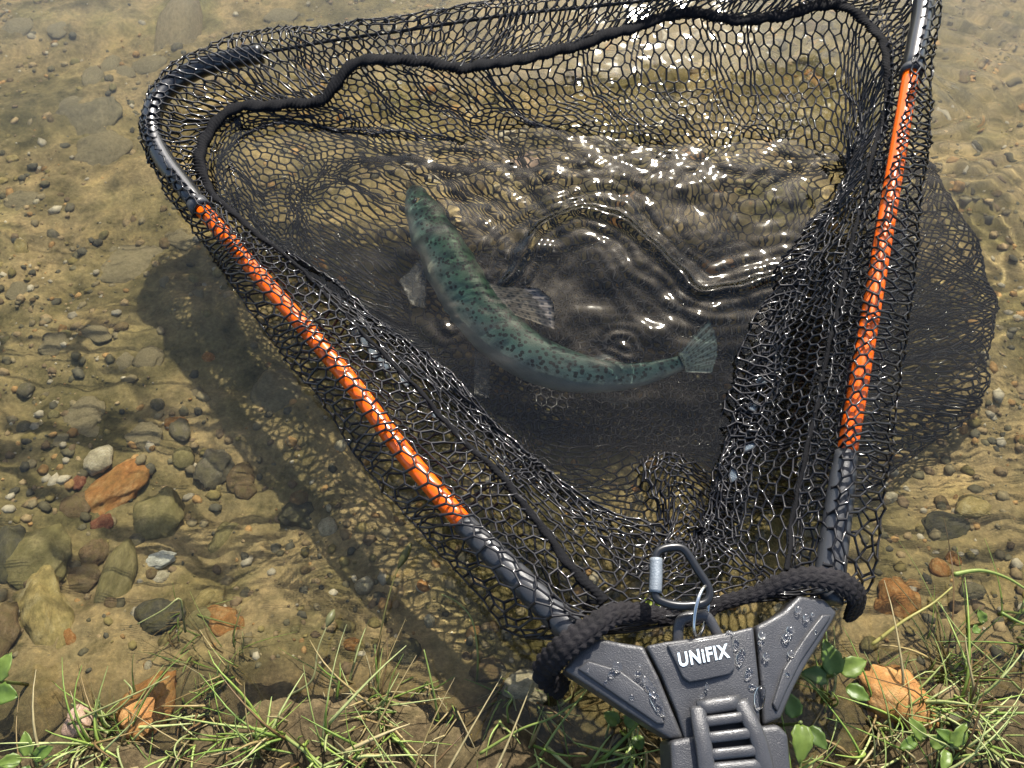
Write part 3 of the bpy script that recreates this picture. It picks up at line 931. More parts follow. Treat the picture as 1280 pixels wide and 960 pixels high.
# collar that takes the pole, with the pole running back to the hand
collar = slab('pole_collar', [(838, 926), (862, 921), (905, 914), (950, 908), (974, 905), (986, 918), (990, 965), (992, 1010), (844, 1024), (840, 965)], .094, .034, .006, M_PLASTIC, net, seg=4)
pA = at(915, 1000, .078); pB = np.array([pA[0] + .06, pA[1] - .75, pA[2] + .12])
link('pole', tube_mesh('pole', path([pA + (pA - pB) * .02, (pA + pB) / 2, pB], 12), .013, sides=24), M_TIP, net)
# slotted latch: two rails and rungs over a dark slot
lev = MB()
zl = .0985
railL = [at(*q, z) for *q, z in [(872, 884, zl - .003), (876, 910, zl), (881, 940, zl + .001), (886, 985, zl)]]
railR = [at(*q, z) for *q, z in [(925, 876, zl - .003), (937, 900, zl), (949, 928, zl + .001), (962, 980, zl)]]
lev.add(*tube(path(railL, 20), .0046, sides=14, flat=.5)); lev.add(*tube(path(railR, 20), .0046, sides=14, flat=.5))
RL, RR = path(railL, 60), path(railR, 60)
for fpos, rr_ in ((.02, .0042), (.22, .0029), (.42, .0029), (.62, .0029), (.80, .0038), (.97, .0040)):
    k = int(fpos * 59); A, B = RL[k], RR[k]
    lev.add(*tube(np.linspace(A, B, 5), rr_, sides=12, flat=.5))
latch = link('latch_lever', lev.mesh('latch_lever'), M_PLASTIC, net)
slab('latch_bed', [(876, 884), (922, 877), (940, 905), (958, 975), (888, 985), (880, 930)], .0945, .006, .001, M_SEAM, latch)
# eye on the yoke
link('lanyard_eye', tube_mesh('lanyard_eye', path([at(*q, z) for *q, z in [(848, 806, .082), (848, 786, .084), (853, 774, .085), (868, 770, .085), (880, 769, .085), (888, 776, .084), (898, 796, .082)]], 40), .0032, sides=12, flat=.7), M_PLASTIC, net)
# wet streaks and drops
dm = MB(); dv, df = ico(3)


def drop(px, py, z, w, h, ang, hz=.45):
    s = px_size(at(px, py, z)); ca, sa = math.cos(R(ang)), math.sin(R(ang))
    q = dv.copy(); q[:, 2] = np.where(q[:, 2] < 0, q[:, 2] * .3, q[:, 2])
    q = q * (1 + .18 * fbm(q[:, 0] * 2 + px, q[:, 1] * 2 + py, 5, 2))[:, None]
    q = q * np.array([w * s / 2, h * s / 2, min(w, h) * s / 2 * hz * 1.4])
    q = np.stack([q[:, 0] * ca - q[:, 1] * sa, q[:, 0] * sa + q[:, 1] * ca, q[:, 2]], 1)
    dm.add(q + at(px, py, z), df)


for a_ in [(772, 833, 12, 14, 0), (765, 842, 8, 12, -30), (797, 842, 10, 6, 0), (812, 858, 10, 30, 30), (822, 880, 12, 30, 25), (800, 832, 4, 4, 0),
           (953, 794, 9, 9, 0), (951, 804, 7, 6, 0), (988, 788, 9, 12, -30), (983, 797, 11, 9, 20), (958, 820, 8, 9, 0), (989, 817, 8, 9, 0), (998, 762, 7, 10, -20),
           (1008, 772, 7, 9, 0), (1016, 768, 4, 5, 0), (912, 792, 9, 7, 0), (920, 806, 7, 14, -15), (926, 822, 9, 22, -25), (936, 842, 8, 16, -30), (941, 858, 10, 7, 0),
           (950, 872, 12, 28, -20), (843, 812, 7, 4, 0), (884, 858, 4, 8, 0), (877, 870, 5, 5, 0), (893, 905, 5, 6, 0), (928, 916, 6, 5, 0), (890, 838, 7, 5, 0), (855, 837, 5, 6, 0), (985, 843, 5, 6, 0), (1020, 790, 4, 5, 0), (735, 838, 4, 5, 0), (757, 853, 4, 5, 0), (790, 872, 5, 7, 10)]:
    drop(a_[0], a_[1], ytop(a_[0], a_[1]) + .002, a_[2], a_[3], a_[4])
# beads of water caught in the mesh
sel = rng.choice(len(nodes), 900, replace=False)
bv, bf = ico(2)
nb = 0
for k in sel:
    p = nodes[k]
    if p[2] < .008 or nb > 260: continue
    r = .0010 + .0020 * rng.random() ** 2
    dm.add(bv * np.array([r, r, r * 1.25]) + p - np.array([0, 0, r * .6]), bf); nb += 1
for _ in range(420):
    j_ = rng.integers(13, 24); k_ = rng.integers(int(.40 * NK), int(.74 * NK)); p = P[j_][k_]
    if p[2] < .002: continue
    r = .0008 + .0011 * rng.random() ** 2
    dm.add(bv * np.array([r, r, r * 1.2]) + p - np.array([0, 0, r * .5]), bf)
tag(link('water_drops', dm.mesh('water_drops'), M_DROP, net), kind='stuff')

# films of water stretched across single cells of the mesh
id_used = {}


def cell_near(px, py, jlo, jhi):
    best = None
    for j in range(jlo, jhi):
        for k in range(j % 2, NK, 2):
            k0 = k
            loop = [P[j][k0], P[j][(k0 + 1) % NK], P[j][(k0 + 2) % NK], P[j + 1][(k0 + 2) % NK], P[j + 1][(k0 + 1) % NK], P[j + 1][k0]]
            c = np.mean(loop, 0)
            d = c - _C; dep = d @ _F
            x = 640 + FPX * d[0] / dep; y = 480 - FPX * (d @ _U) / dep
            if (x - px) ** 2 + (y - py) ** 2 > 40 ** 2: continue
            q2 = np.array([(640 + FPX * w_[0] / (w_ @ _F), 480 - FPX * (w_ @ _U) / (w_ @ _F)) for w_ in np.array(loop) - _C])
            ar = abs(np.sum(q2[:, 0] * np.roll(q2[:, 1], -1) - np.roll(q2[:, 0], -1) * q2[:, 1])) / 2
            if id_used.get((j, k)): continue
            e = (x - px) ** 2 + (y - py) ** 2 + 9e4 / max(ar, 20.)
            if best is None or e < best[0]: best = (e, loop, c, (j, k))
    return best


for (px, py) in [(449, 411), (467, 418), (470, 432), (488, 452), (509, 471), (551, 508), (945, 482), (938, 515), (928, 547), (918, 588)]:
    bst = cell_near(px, py, 13, 23)
    if bst is None: continue
    e, loop, c, key = bst; id_used[key] = 1
    L = np.array(loop); q = np.vstack([L, L - [0, 0, .0003], c + [0, 0, -.0005], c - [0, 0, .0009]])
    f = []
    for i in range(6):
        j = (i + 1) % 6
        f += [(i, j, 12), (6 + j, 6 + i, 13), (i, 6 + i, 6 + j), (i, 6 + j, j)]
    link('water_film', raw_mesh('water_film', q, np.array(f)), M_FILM, net)

# ------------------------------------------------------------------ carabiner and ring clipped to the yoke eye
car = empty('carabiner', at(850, 750, .092), 'small black wire carabiner with silver gate sleeve clipped to the yoke', 'carabiner')
cz = .094
cpts = path(np.array([at(x, y, cz) for x, y in [(819, 744), (819, 715), (820, 694), (829, 686), (848, 684), (858, 690), (872, 712), (885, 733), (886, 747), (876, 755), (850, 757), (830, 753)]]), 90, True)[:-1]
link('wire_body', tube_mesh('wire_body', cpts, .0026, sides=12, closed=True), M_CARAB, car)
link('gate_sleeve', tube_mesh('gate_sleeve', path([at(820, 698, cz), at(820, 720, cz), at(819, 741, cz)], 12), .0038, sides=18), M_SLEEVE, car)
rc = at(877, 764, .091); ax1 = at(882, 733, .096) - rc; ax2 = np.array([.006, .002, -.009])
th = np.linspace(0, 2 * math.pi, 60, endpoint=False)
rp = rc + np.cos(th)[:, None] * ax1 + np.sin(th)[:, None] * ax2
link('split_ring', tube_mesh('split_ring', rp, .0011, sides=10, closed=True), M_STEEL, car)

# ------------------------------------------------------------------ the trout
fish = empty('trout', at(640, 430, -.03), 'spotted teal rainbow trout curled in the water inside the net', 'fish')
FS = np.array([at(*q) for q in [(514, 232, -.046), (530, 268, -.042), (552, 312, -.034), (580, 364, -.028), (616, 410, -.025), (666, 447, -.024), (725, 467, -.024), (785, 470, -.026), (832, 460, -.028), (862, 448, -.030)]])
nf = 110
sp = path(FS, nf); sF = np.linspace(0, 1, nf)
T, S_, N_ = frames(sp)
nin = -np.cross(T, np.array([0, 0, 1.0]));
# back of the fish is on the inside of the curl
mid_in = at(700, 340, -.03) - sp[nf // 2]
if nin[nf // 2] @ mid_in < 0: nin = -nin
nin /= np.linalg.norm(nin, axis=1)[:, None]
tilt = R(32)
D = nin * math.cos(tilt) + np.array([0, 0, 1.0]) * math.sin(tilt)
Lt = np.cross(T, D)
if Lt[nf // 2][2] < 0: Lt = -Lt
hh = np.interp(sF, [0, .015, .05, .1, .18, .3, .42, .55, .68, .8, .9, .96, 1], [.004, .010, .0165, .0215, .0255, .0285, .029, .0275, .0235, .0165, .0112, .0090, .0070])
ker = np.ones(7) / 7
hh = np.r_[hh[:3], np.convolve(hh, ker, 'same')[3:-3], hh[-3:]]
hh = hh * .84
wd = hh * np.interp(sF, [0, .1, .3, .7, 1], [.75, .7, .64, .6, .32])
na = 40
an = np.linspace(0, 2 * math.pi, na, endpoint=False)
ca = np.cos(an); sa = np.sin(an)
# fuller back, narrower belly edge
sq = np.sign(sa) * np.abs(sa) ** .9
gill = 1 + .05 * np.exp(-((sF - .2) / .012) ** 2) - .04 * np.exp(-((sF - .215) / .006) ** 2)
fv = sp[:, None] + D[:, None] * (ca[None, :, None] * (hh * gill)[:, None, None]) + Lt[:, None] * (sq[None, :, None] * (wd * gill)[:, None, None])
fb = MB()
i = np.arange(nf - 1)[:, None]; j = np.arange(na)[None]
q = np.stack([i * na + j, (i + 1) * na + j, (i + 1) * na + (j + 1) % na, i * na + (j + 1) % na], -1).reshape(-1, 4)
fvv = np.vstack([fv.reshape(-1, 3), sp[0] - T[0] * .003, sp[-1] + T[-1] * .001])
cc = np.arange(na); k2 = (cc + 1) % na
c0 = np.stack([np.full(na, nf * na), cc, k2], -1); c1 = np.stack([np.full(na, nf * na + 1), (nf - 1) * na + k2, (nf - 1) * na + cc], -1)
fb.add(fvv, q, c0, c1)
me = fb.mesh('body')
flen = np.r_[0, np.cumsum(np.linalg.norm(np.diff(sp, axis=0), axis=1))]
dvv = np.r_[(np.ones(nf)[:, None] * ca[None]).ravel(), 0, 0]
ss = np.r_[(sF[:, None] * np.ones(na)[None]).ravel(), 0, 1]
fuv = np.stack([np.r_[(flen[:, None] * np.ones(na)[None]).ravel(), 0, flen[-1]],
                np.r_[(hh[:, None] * (np.pi / 2 - np.where(an > np.pi, 2 * np.pi - an, an))[None]).ravel(), 0, 0], np.r_[(np.ones(nf)[:, None] * np.sign(sa)[None]).ravel() * .3, 0, 0]], -1)
add_attr(me, 'dv', dvv); add_attr(me, 'along', ss); add_attr(me, 'skin', fuv, 'FLOAT_VECTOR')
M_FISH, t, b = mat_new('trout_skin')


def attr(t, nme):
    a = t.nodes.new('ShaderNodeAttribute'); a.attribute_name = nme; return a


adv = attr(t, 'dv'); ask = attr(t, 'skin'); aal = attr(t, 'along')
nn = noise(t, ask.outputs['Vector'], 120, 4)
m1 = nd(t, 'ShaderNodeMath'); m1.operation = 'MULTIPLY_ADD'; t.links.new(nn, m1.inputs[0]); m1.inputs[1].default_value = .35
t.links.new(adv.outputs['Fac'], m1.inputs[2])
mr = nd(t, 'ShaderNodeMapRange'); mr.inputs[1].default_value = -1; mr.inputs[2].default_value = 1.2; t.links.new(m1.outputs[0], mr.inputs[0])
skin = ramp(t, mr.outputs[0], [(.10, (.36, .33, .30)), (.30, (.33, .29, .26)), (.40, (.20, .23, .22)), (.55, (.10, .18, .165)), (.70, (.065, .135, .095)), (.92, (.05, .10, .055))])
tailc = ramp(t, mr.outputs[0], [(.15, (.27, .27, .27)), (.42, (.20, .25, .28)), (.6, (.10, .165, .185)), (.9, (.06, .11, .11))])
tm = ramp(t, aal.outputs['Fac'], [(.35, (0, 0, 0)), (.75, (.8, .8, .8))])
skin = mix(t, tm, skin, tailc)
sh = ramp(t, noise(t, ask.outputs['Vector'], 38, 5, .65), [(.3, (.62, .64, .6)), (.7, (1.2, 1.2, 1.15))])
skin = mix(t, .8, skin, sh, 'MULTIPLY')
headc = ramp(t, mr.outputs[0], [(.15, (.34, .36, .33)), (.45, (.13, .22, .19)), (.8, (.035, .075, .045))])
hm = ramp(t, aal.outputs['Fac'], [(.16, (1, 1, 1)), (.26, (0, 0, 0))])
skin = mix(t, hm, skin, headc)
gl = ramp(t, aal.outputs['Fac'], [(.185, (0, 0, 0)), (.2, (.75, .75, .75)), (.206, (.75, .75, .75)), (.216, (0, 0, 0))])
skin = mix(t, gl, skin, (.03, .045, .035))
vo = nd(t, 'ShaderNodeTexVoronoi', Scale=240.0, Randomness=.95); t.links.new(ask.outputs['Vector'], vo.inputs['Vector'])
sd = nd(t, 'ShaderNodeMath'); sd.operation = 'MULTIPLY_ADD'; t.links.new(noise(t, ask.outputs['Vector'], 420, 2), sd.inputs[0]); sd.inputs[1].default_value = .34; t.links.new(vo.outputs['Distance'], sd.inputs[2])
spot = ramp(t, sd.outputs[0], [(.54, (1, 1, 1)), (.60, (0, 0, 0))])
msk = ramp(t, mr.outputs[0], [(.36, (0, 0, 0)), (.50, (.9, .9, .9))])
spm = mix(t, 1.0, spot, msk, 'MULTIPLY')
skin = mix(t, 1.0, skin, (.52, .62, .60), 'MULTIPLY')
skin = mix(t, spm, skin, (.002, .003, .003))
t.links.new(skin, b.inputs['Base Color'])
b.inputs['Roughness'].default_value = .45; b.inputs['Specular IOR Level'].default_value = .25; b.inputs['Metallic'].default_value = .0
sc_ = nd(t, 'ShaderNodeTexVoronoi', Scale=900.0); t.links.new(ask.outputs['Vector'], sc_.inputs['Vector'])
bump(t, b, sc_.outputs['Distance'], .2, .0006)
link('body', me, M_FISH, fish)


def fin_mat(name, base, spotcol, scale, alpha):
    m, t, b = mat_new(name)
    a = attr(t, 'finuv')
    sx = t.nodes.new('ShaderNodeSeparateXYZ'); t.links.new(a.outputs['Vector'], sx.inputs[0])
    w = nd(t, 'ShaderNodeTexWave', Scale=scale, Distortion=.6, Detail=1); w.bands_direction = 'X'; t.links.new(a.outputs['Vector'], w.inputs['Vector'])
    c = ramp(t, w.outputs['Fac'], [(.2, tuple(x * .55 for x in base)), (.6, base)])
    v_ = nd(t, 'ShaderNodeTexVoronoi', Scale=9.0, Randomness=.35); t.links.new(a.outputs['Vector'], v_.inputs['Vector'])
    sp_ = ramp(t, v_.outputs['Distance'], [(.28, (1, 1, 1)), (.38, (0, 0, 0))])
    if spotcol: c = mix(t, sp_, c, spotcol)
    t.links.new(c, b.inputs['Base Color']); b.inputs['Roughness'].default_value = .35; b.inputs['Alpha'].default_value = alpha
    return m


M_DFIN = fin_mat('dorsal_fin_skin', (.17, .145, .115), (.02, .02, .02), 5, .95)
M_PFIN = fin_mat('pale_fin_skin', (.17, .165, .15), None, 6, .38)
M_TFIN = fin_mat('tail_fin_skin', (.12, .16, .15), (.03, .035, .03), 6, .85)


def fin(name, base, tip, mat, thick=.0009, n=16, m=10, wav=.0015):
    """base and tip: curves of points; a thin two-sided web between them with rays"""
    A = path(np.array(base), n); B = path(np.array(tip), n)
    w = np.linspace(0, 1, m)
    G = A[:, None] * (1 - w)[None, :, None] + B[:, None] * w[None, :, None]
    nrm = np.cross(B[n // 2] - A[n // 2], A[-1] - A[0]); nrm /= np.linalg.norm(nrm) + 1e-12
    ray_ = wav * np.sin(np.arange(n) * 2.1)[:, None] * w[None] * .6
    edge = .0016 * np.abs(np.sin(np.arange(n) * 1.3))[:, None] * (w[None] ** 6)
    G = G + nrm * ray_[..., None] - (B - A)[:, None] * edge[..., None] * 12
    th_ = (thick * (1 - .8 * w))[None, :, None]
    top = (G + nrm * th_).reshape(-1, 3); bot = (G - nrm * th_).reshape(-1, 3)
    qf = grid_faces(n, m)
    mb = MB(); mb.add(np.vstack([top, bot]), qf, qf[:, ::-1] + n * m)
    # close the rim
    rim = np.r_[np.arange(m), np.arange(1, n) * m + m - 1, (n - 1) * m + np.arange(m - 2, -1, -1), np.arange(n - 2, 0, -1) * m]
    r2 = np.roll(rim, -1)
    mb.f.append(np.vstack([np.stack([rim, r2, r2 + n * m], -1), np.stack([rim, r2 + n * m, rim + n * m], -1)]))
    me = mb.mesh(name)
    uv = np.stack(np.broadcast_arrays(np.linspace(0, 1, n)[:, None], w[None], 0 * w[None]), -1).reshape(-1, 3)
    add_attr(me, 'finuv', np.vstack([uv, uv]), 'FLOAT_VECTOR')
    return link(name, me, mat, fish)


def back_pt(s, k=1.0, up=0.0):
    i_ = int(s * (nf - 1)); return sp[i_] + D[i_] * hh[i_] * k + np.array([0, 0, up])


def belly_pt(s, k=1.0):
    i_ = int(s * (nf - 1)); return sp[i_] - D[i_] * hh[i_] * k


fin('dorsal_fin', [back_pt(.40, .9), back_pt(.46, .93), back_pt(.52, .92)], [at(674, 360, .005), at(692, 378, .005), at(694, 412, .002)], M_DFIN)
fin('adipose_fin', [back_pt(.76, .9), back_pt(.785, .92)], [back_pt(.80, 1.5), back_pt(.825, 1.35)], M_TFIN, n=6, m=5)
ta = sp[-1] + T[-1] * -.009
fin('tail_fin', [ta + D[-1] * .0088 + Lt[-1] * .003, ta + Lt[-1] * .0042, ta - D[-1] * .0088 + Lt[-1] * .003], [at(886, 398, -.008), at(894, 418, -.016), at(897, 440, -.022), at(890, 466, -.030)], M_TFIN, n=22, m=12)
fin('pelvic_fin', [belly_pt(.50, .9), belly_pt(.55, .92)], [at(594, 492, -.055), at(612, 498, -.055)], M_PFIN, n=10)
fin('pectoral_fin', [belly_pt(.22, .75), belly_pt(.26, .8)], [at(500, 350, -.05), at(512, 378, -.052), at(530, 384, -.05)], M_PFIN, n=12)
fin('anal_fin', [belly_pt(.72, .9), belly_pt(.78, .92)], [at(770, 506, -.05), at(800, 502, -.05)], M_PFIN, n=10)
# eye
ei = int(.075 * (nf - 1))
ep = sp[ei] + Lt[ei] * wd[ei] * .86 + D[ei] * hh[ei] * .25
mb = MB(); q_, f_ = ico(3); mb.add(q_ * .0036 + ep, f_)
ey = link('eye', mb.mesh('eye'), simple('eye_gold', (.16, .13, .06), .15, .8, .5), fish)
mb = MB(); mb.add(q_ * .0027 + ep + Lt[ei] * .0019, f_)
link('pupil', mb.mesh('pupil'), simple('eye_black', (.004, .004, .004), .1, .8, .5), ey)

# ------------------------------------------------------------------ plants on the bank
def leafy(name, base, col, seed=0):
    m, t, b = mat_new(name)
    a = attr(t, 'tint')
    n = ramp(t, noise(t, coords(t), 250, 4), [(.3, (.7, .72, .65)), (.7, (1.25, 1.2, 1.15))])
    t.links.new(mix(t, .8, a.outputs['Color'], n, 'MULTIPLY'), b.inputs['Base Color'])
    b.inputs['Roughness'].default_value = .42; b.inputs['Specular IOR Level'].default_value = .4
    b.inputs['Subsurface Weight'].default_value = .0
    tr = t.nodes.new('ShaderNodeBsdfTranslucent'); t.links.new(a.outputs['Color'], tr.inputs[0])
    ms = t.nodes.new('ShaderNodeMixShader'); ms.inputs[0].default_value = .3
    t.links.new(b.outputs[0], ms.inputs[1]); t.links.new(tr.outputs[0], ms.inputs[2]); t.links.new(ms.outputs[0], t.nodes['Material Output'].inputs[0])
    return m


M_LEAF = leafy('green_blade', None, None)
GREENS = np.array([(.24, .33, .07), (.32, .41, .12), (.18, .27, .055), (.42, .47, .20), (.28, .34, .11)])
STRAW = np.array([(.32, .25, .11), (.24, .17, .07), (.16, .10, .045), (.38, .32, .17)])


def blade(mb, p0, hgt, lean, az, w, col, curl=1.0, seg=9):
    s = np.linspace(0, 1, seg)
    d = np.array([math.cos(az), math.sin(az), 0])
    bend = lean * s ** (1 + curl)
    wob = rng.normal(0, .05 * hgt, 2)
    pts = p0 + np.outer(s * hgt * math.cos(lean * .35), [0, 0, 1]) + np.outer(bend * hgt, d)
    pts[:, 2] -= hgt * .42 * lean * s ** 3
    pts += np.outer(np.sin(s * 5 + rng.uniform(0, 6)), [wob[0], wob[1], 0]) * s[:, None]
    mb.add(*tube(pts, w * (1 - .8 * s ** 2) + 1e-5, sides=4, flat=.5, cap=False), col=(*col, 1))


def in_px(px, py):
    g0 = at(px, py, 0.0); z = float(bed_z(g0[0], g0[1]))
    return np.array([g0[0], g0[1], z])


gmesh = MB(); smesh = MB()


def tuft_zone(n, xr, yr, hr_, green_p, wr=(.0005, .0009)):
    for _ in range(max(1, n // 11)):
        px, py = rng.uniform(*xr), rng.uniform(*yr)
        p = in_px(px, py)
        if fbm(p[0] * 30, p[1] * 30, 123, 2) < -.3: continue
        az0 = rng.uniform(0, 6.28); hs = rng.uniform(.7, 1.25)
        for b_ in range(rng.integers(5, 13)):
            g = rng.random() < green_p
            pal_ = GREENS if g else STRAW
            c = pal_[rng.integers(len(pal_))] * rng.uniform(.75, 1.2)
            q = p + np.array([*rng.normal(0, .0035, 2), -.003])
            blade(gmesh if g else smesh, q, rng.uniform(*hr_) * hs * .85, rng.uniform(.2, 1.8), az0 + rng.normal(0, 1.1), rng.uniform(*wr) * rng.uniform(.7, 1.5), c, rng.uniform(.2, 1.3))


tuft_zone(260, (-20, 420), (915, 1010), (.02, .06), .66, (.0006, .0011))
tuft_zone(140, (-20, 330), (880, 930), (.015, .04), .5)
tuft_zone(260, (360, 870), (905, 1020), (.02, .06), .66, (.0006, .0011))
tuft_zone(160, (390, 720), (855, 915), (.015, .045), .4)
tuft_zone(300, (980, 1310), (850, 1010), (.02, .06), .72, (.0006, .0011))
tuft_zone(160, (1000, 1300), (800, 870), (.015, .04), .6)
tuft_zone(130, (1180, 1320), (760, 870), (.03, .07), .7)
tuft_zone(120, (190, 330), (760, 880), (.012, .04), .45, (.0004, .0007))
for _ in range(900):                                   # the bank behind the camera, thinner
    x, y = rng.uniform(-1.2, 1.2), rng.uniform(-1.4, -.05)
    c = GREENS[rng.integers(5)] * rng.uniform(.75, 1.2)
    blade(gmesh, np.array([x, y, float(bed_z(x, y)) - .003]), rng.uniform(.03, .08), rng.uniform(.3, 1.5), rng.uniform(0, 6.28), .001, c, .6, 6)
tag(link('grass', gmesh.mesh('grass'), M_LEAF), 'fine bright green grass along the muddy bank', 'grass', kind='stuff')
tag(link('dead_grass', smesh.mesh('dead_grass'), M_LEAF), 'brown and straw coloured dead grass matted on the bank', 'dead grass', kind='stuff')


def stem(name, pts, w, col, lab, cat='grass stem', tip=None):
    P3 = path(np.array([at(*q) for q in pts]), 26)
    mb = MB(); mb.add(*tube(P3, w * np.linspace(1, .45, 26), sides=8), col=(*col, 1))
    if tip is None:
        return tag(link(name, mb.mesh(name), M_LEAF), lab, cat)
    root = empty(name, P3[0], lab, cat)
    link('stalk', mb.mesh('stalk'), M_LEAF, root)
    m2 = MB(); e = path(np.vstack([P3[-3], P3[-1], P3[-1] + (P3[-1] - P3[-3]) * tip]), 12)
    m2.add(*tube(e, np.sin(np.linspace(.1, 3.0, 12)) * w * 3.2 + 1e-4, sides=10), col=(*(np.array(col) * .7), 1))
    link('seed_head', m2.mesh('seed_head'), M_LEAF, root)
    return root


stem('grass_stem', [(470, 838, -.02), (478, 780, .004), (492, 725, .012), (503, 700, .016)], .0009, (.16, .15, .05), 'thin brownish stem with a seed head left of the ferrule', tip=2.0)
stem('grass_stem', [(596, 852, -.01), (597, 815, .012), (590, 775, .018), (572, 753, .020), (552, 743, .020)], .0008, (.24, .27, .09), 'pale arched grass stem curving left below the left arm')
stem('grass_stem', [(548, 900, .0), (541, 860, .015), (530, 812, .02)], .0009, (.2, .27, .07), 'short upright green stem left of the pale arched one')
stem('grass_stem', [(636, 905, .0), (634, 885, .018), (640, 872, .02), (630, 862, .022)], .0009, (.22, .29, .08), 'hooked green stem in the grass left of the yoke')
stem('grass_stem', [(600, 942, .01), (650, 912, .02), (690, 897, .025), (728, 872, .03)], .0010, (.22, .28, .07), 'long slanting green blade pointing at the yoke')
stem('yellow_stem', [(1090, 806, .0), (1130, 776, .006), (1165, 755, .008), (1190, 734, .010)], .0013, (.36, .33, .10), 'yellowish straw leaning out over the water right of the yoke')
stem('grass_stem', [(1275, 862, .005), (1235, 822, .02), (1200, 790, .02), (1172, 752, .018)], .0009, (.26, .30, .10), 'thin green stem crossing the water at the right')
stem('floating_blade', [(1192, 718, .002), (1225, 713, .002), (1258, 722, .002), (1290, 742, .003)], .0016, (.24, .31, .08), 'green grass blade floating on the water near the right edge', 'grass blade')
stem('floating_blade', [(1252, 766, .002), (1275, 778, .002), (1300, 786, .002)], .0012, (.22, .30, .08), 'short green blade floating below the longer one at the right edge', 'grass blade')
stem('weed_stem', [(232, 790, -.02), (228, 765, -.004), (224, 748, .004), (205, 762, .006), (172, 780, .006)], .0010, (.24, .25, .10), 'pale bent weed stem rising over the slate grey stone', 'weed')
stem('weed_stem', [(90, 880, .0), (130, 895, .012), (165, 868, .016), (155, 850, .015)], .0010, (.24, .27, .10), 'looping green weed stem left of the rust and cream stone', 'weed')
stem('weed_stem', [(85, 905, .01), (140, 880, .02), (180, 862, .018), (212, 845, .015)], .0009, (.26, .27, .11), 'straight pale weed stem crossing in front of the rust and cream stone', 'weed')
stem('weed_stem', [(360, 870, .0), (390, 850, .012), (398, 810, .014), (412, 775, .012)], .0009, (.22, .22, .10), 'curved weed stem with a pale seed head at lower left middle', 'weed', tip=1.5)


def leaf_mesh(L, Wd, fold=.25, droop=.3, n=9, m=7, lobes=0.0):
    s = np.linspace(0, 1, n); u = np.linspace(-1, 1, m)
    wv = Wd * np.sin(np.pi * np.clip(s, 0, 1) ** .8) ** .8 * (1 + lobes * np.sin(s * 22)) + 2e-4
    G = np.stack([u[None] * wv[:, None], (s * L)[:, None] * np.ones(m)[None], fold * np.abs(u)[None] * wv[:, None] - droop * L * (s ** 2)[:, None] + .0006 * np.sin(s * 14)[:, None] * np.abs(u)[None]], -1)
    v_ = G.reshape(-1, 3); th_ = np.array([0, 0, .0004])
    qf = grid_faces(n, m)
    rim = np.r_[np.arange(m), np.arange(1, n) * m + m - 1, (n - 1) * m + np.arange(m - 2, -1, -1), np.arange(n - 2, 0, -1) * m]
    r2 = np.roll(rim, -1); o = n * m
    mb = MB(); mb.add(np.vstack([v_, v_ - th_]), qf, qf[:, ::-1] + o, col=(.5, .5, .5, 1))
    mb.f.append(np.vstack([np.stack([rim, r2 + o, r2], -1), np.stack([rim, rim + o, r2 + o], -1)]))
    return mb


def leaf_plant(px, py, z, leaves, lab):
    root = empty('leafy_plant', at(px, py, z), lab, 'plant')
    for (dx, dy, L, Wd, az, col, droop) in leaves:
        mb = leaf_mesh(L * .82, Wd * .72, .35, droop, lobes=.08)
        mb.col = [np.broadcast_to(np.array((*col, 1.0)), (mb.n, 4))]
        o = link('leaf', mb.mesh('leaf'), M_LEAF)
        o.parent = root
        s = px_size(at(px, py, z))
        o.location = (dx * s, -dy * s, .004)
        o.rotation_euler = (R(28), 0, R(az))
    c0 = at(px, py, z)
    g = float(bed_z(c0[0], c0[1]))
    mb = MB(); mb.add(*tube(np.array([[0, 0, min(-.004, g - z)], [0, 0, .001], [0, .001, .005]]), .0011, sides=8), col=(.16, .2, .06, 1))
    o = link('stem', mb.mesh('stem'), M_LEAF); o.parent = root


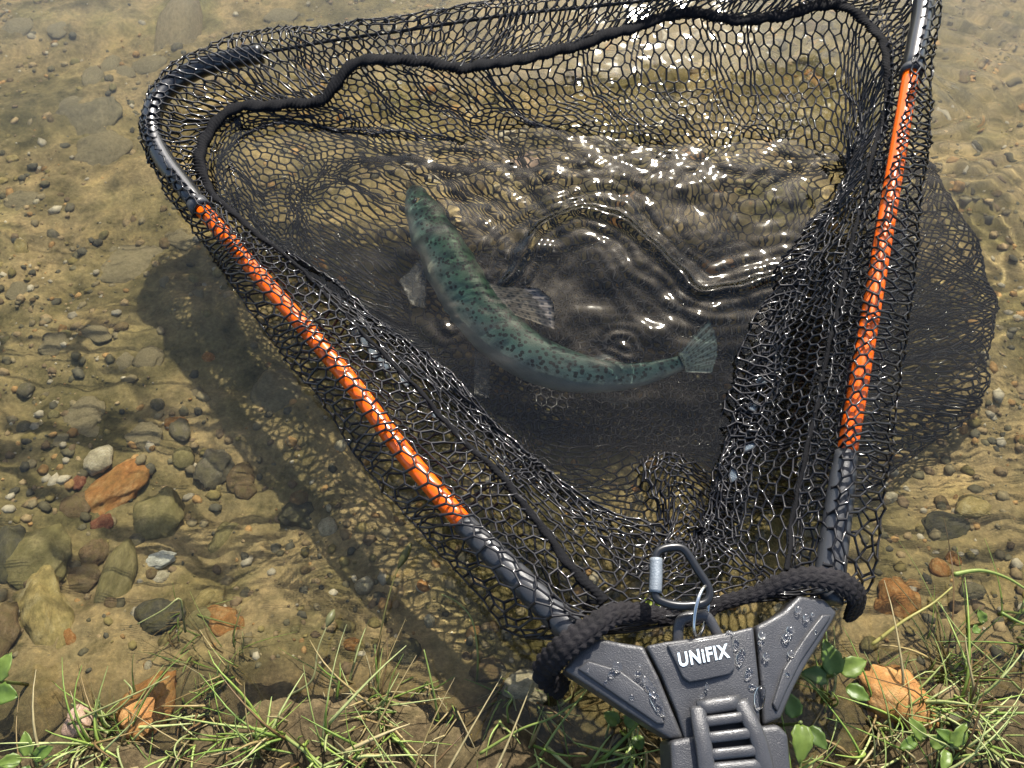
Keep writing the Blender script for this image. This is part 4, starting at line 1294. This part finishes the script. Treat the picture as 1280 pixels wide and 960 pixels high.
g1, g2, g3 = (.10, .165, .028), (.14, .205, .04), (.075, .125, .024)
leaf_plant(1040, 845, .02, [(0, 0, .026, .010, 10, g1, .4), (6, -4, .022, .009, -70, g2, .5), (-8, 2, .020, .008, 80, g3, .4), (10, 12, .018, .007, -120, g1, .3)], 'broad leaved green plant hanging beside the right wing of the yoke')
leaf_plant(998, 905, .03, [(0, 0, .024, .009, 170, g2, .6), (-4, -6, .02, .008, 20, g1, .3), (6, 4, .018, .007, 220, g3, .4)], 'green leaves tucked against the right side of the pole collar')
leaf_plant(2, 852, .02, [(0, 0, .022, .009, -20, g2, .3), (2, 10, .020, .009, -100, g1, .3), (-2, -8, .018, .007, 40, g2, .3)], 'pale green leafy sprig at the left edge')
leaf_plant(772, 903, .012, [(0, 0, .014, .0062, 60, g2, .2), (8, 4, .013, .006, -50, g2, .2), (18, 14, .011, .006, 200, g1, .2), (14, -8, .012, .005, -10, g3, .2)], 'tiny round leaved seedling under the left wing of the yoke')
leaf_plant(1150, 925, .02, [(0, 0, .018, .006, 30, g2, .3), (6, 6, .016, .006, -60, g2, .3), (-8, 0, .015, .005, 110, g1, .3)], 'bright leafy sprig below the big wet orange stone')
leaf_plant(1185, 932, .022, [(0, 0, .020, .006, -40, g2, .3), (4, -4, .016, .005, 60, g1, .3), (-6, 4, .016, .005, 150, g2, .3)], 'leafy sprig at the bottom right below the amber stone')
leaf_plant(42, 945, .02, [(0, 0, .018, .006, 20, g2, .3), (5, 2, .016, .006, -60, g1, .3), (-7, 3, .016, .006, 100, g2, .3), (0, 8, .014, .005, 190, g3, .3)], 'toothed green sprig in the grass at the bottom left')
leaf_plant(1225, 780, .002, [(0, 0, .012, .005, 20, g2, .1), (-6, 4, .010, .004, 120, g1, .1)], 'little green leaves floating on the water at the right')
leaf_plant(812, 760, .03, [(0, 0, .014, .005, -60, (.30, .36, .05), .2), (-10, -2, .012, .005, -80, (.26, .33, .05), .2)], 'yellow green leaves showing behind the carabiner')

# ------------------------------------------------------------------ let the sun reach everything through the rippled surface
for o in COL.objects:
    if o.type == 'MESH' and o is not water:
        o.cycles.is_caustics_receiver = True
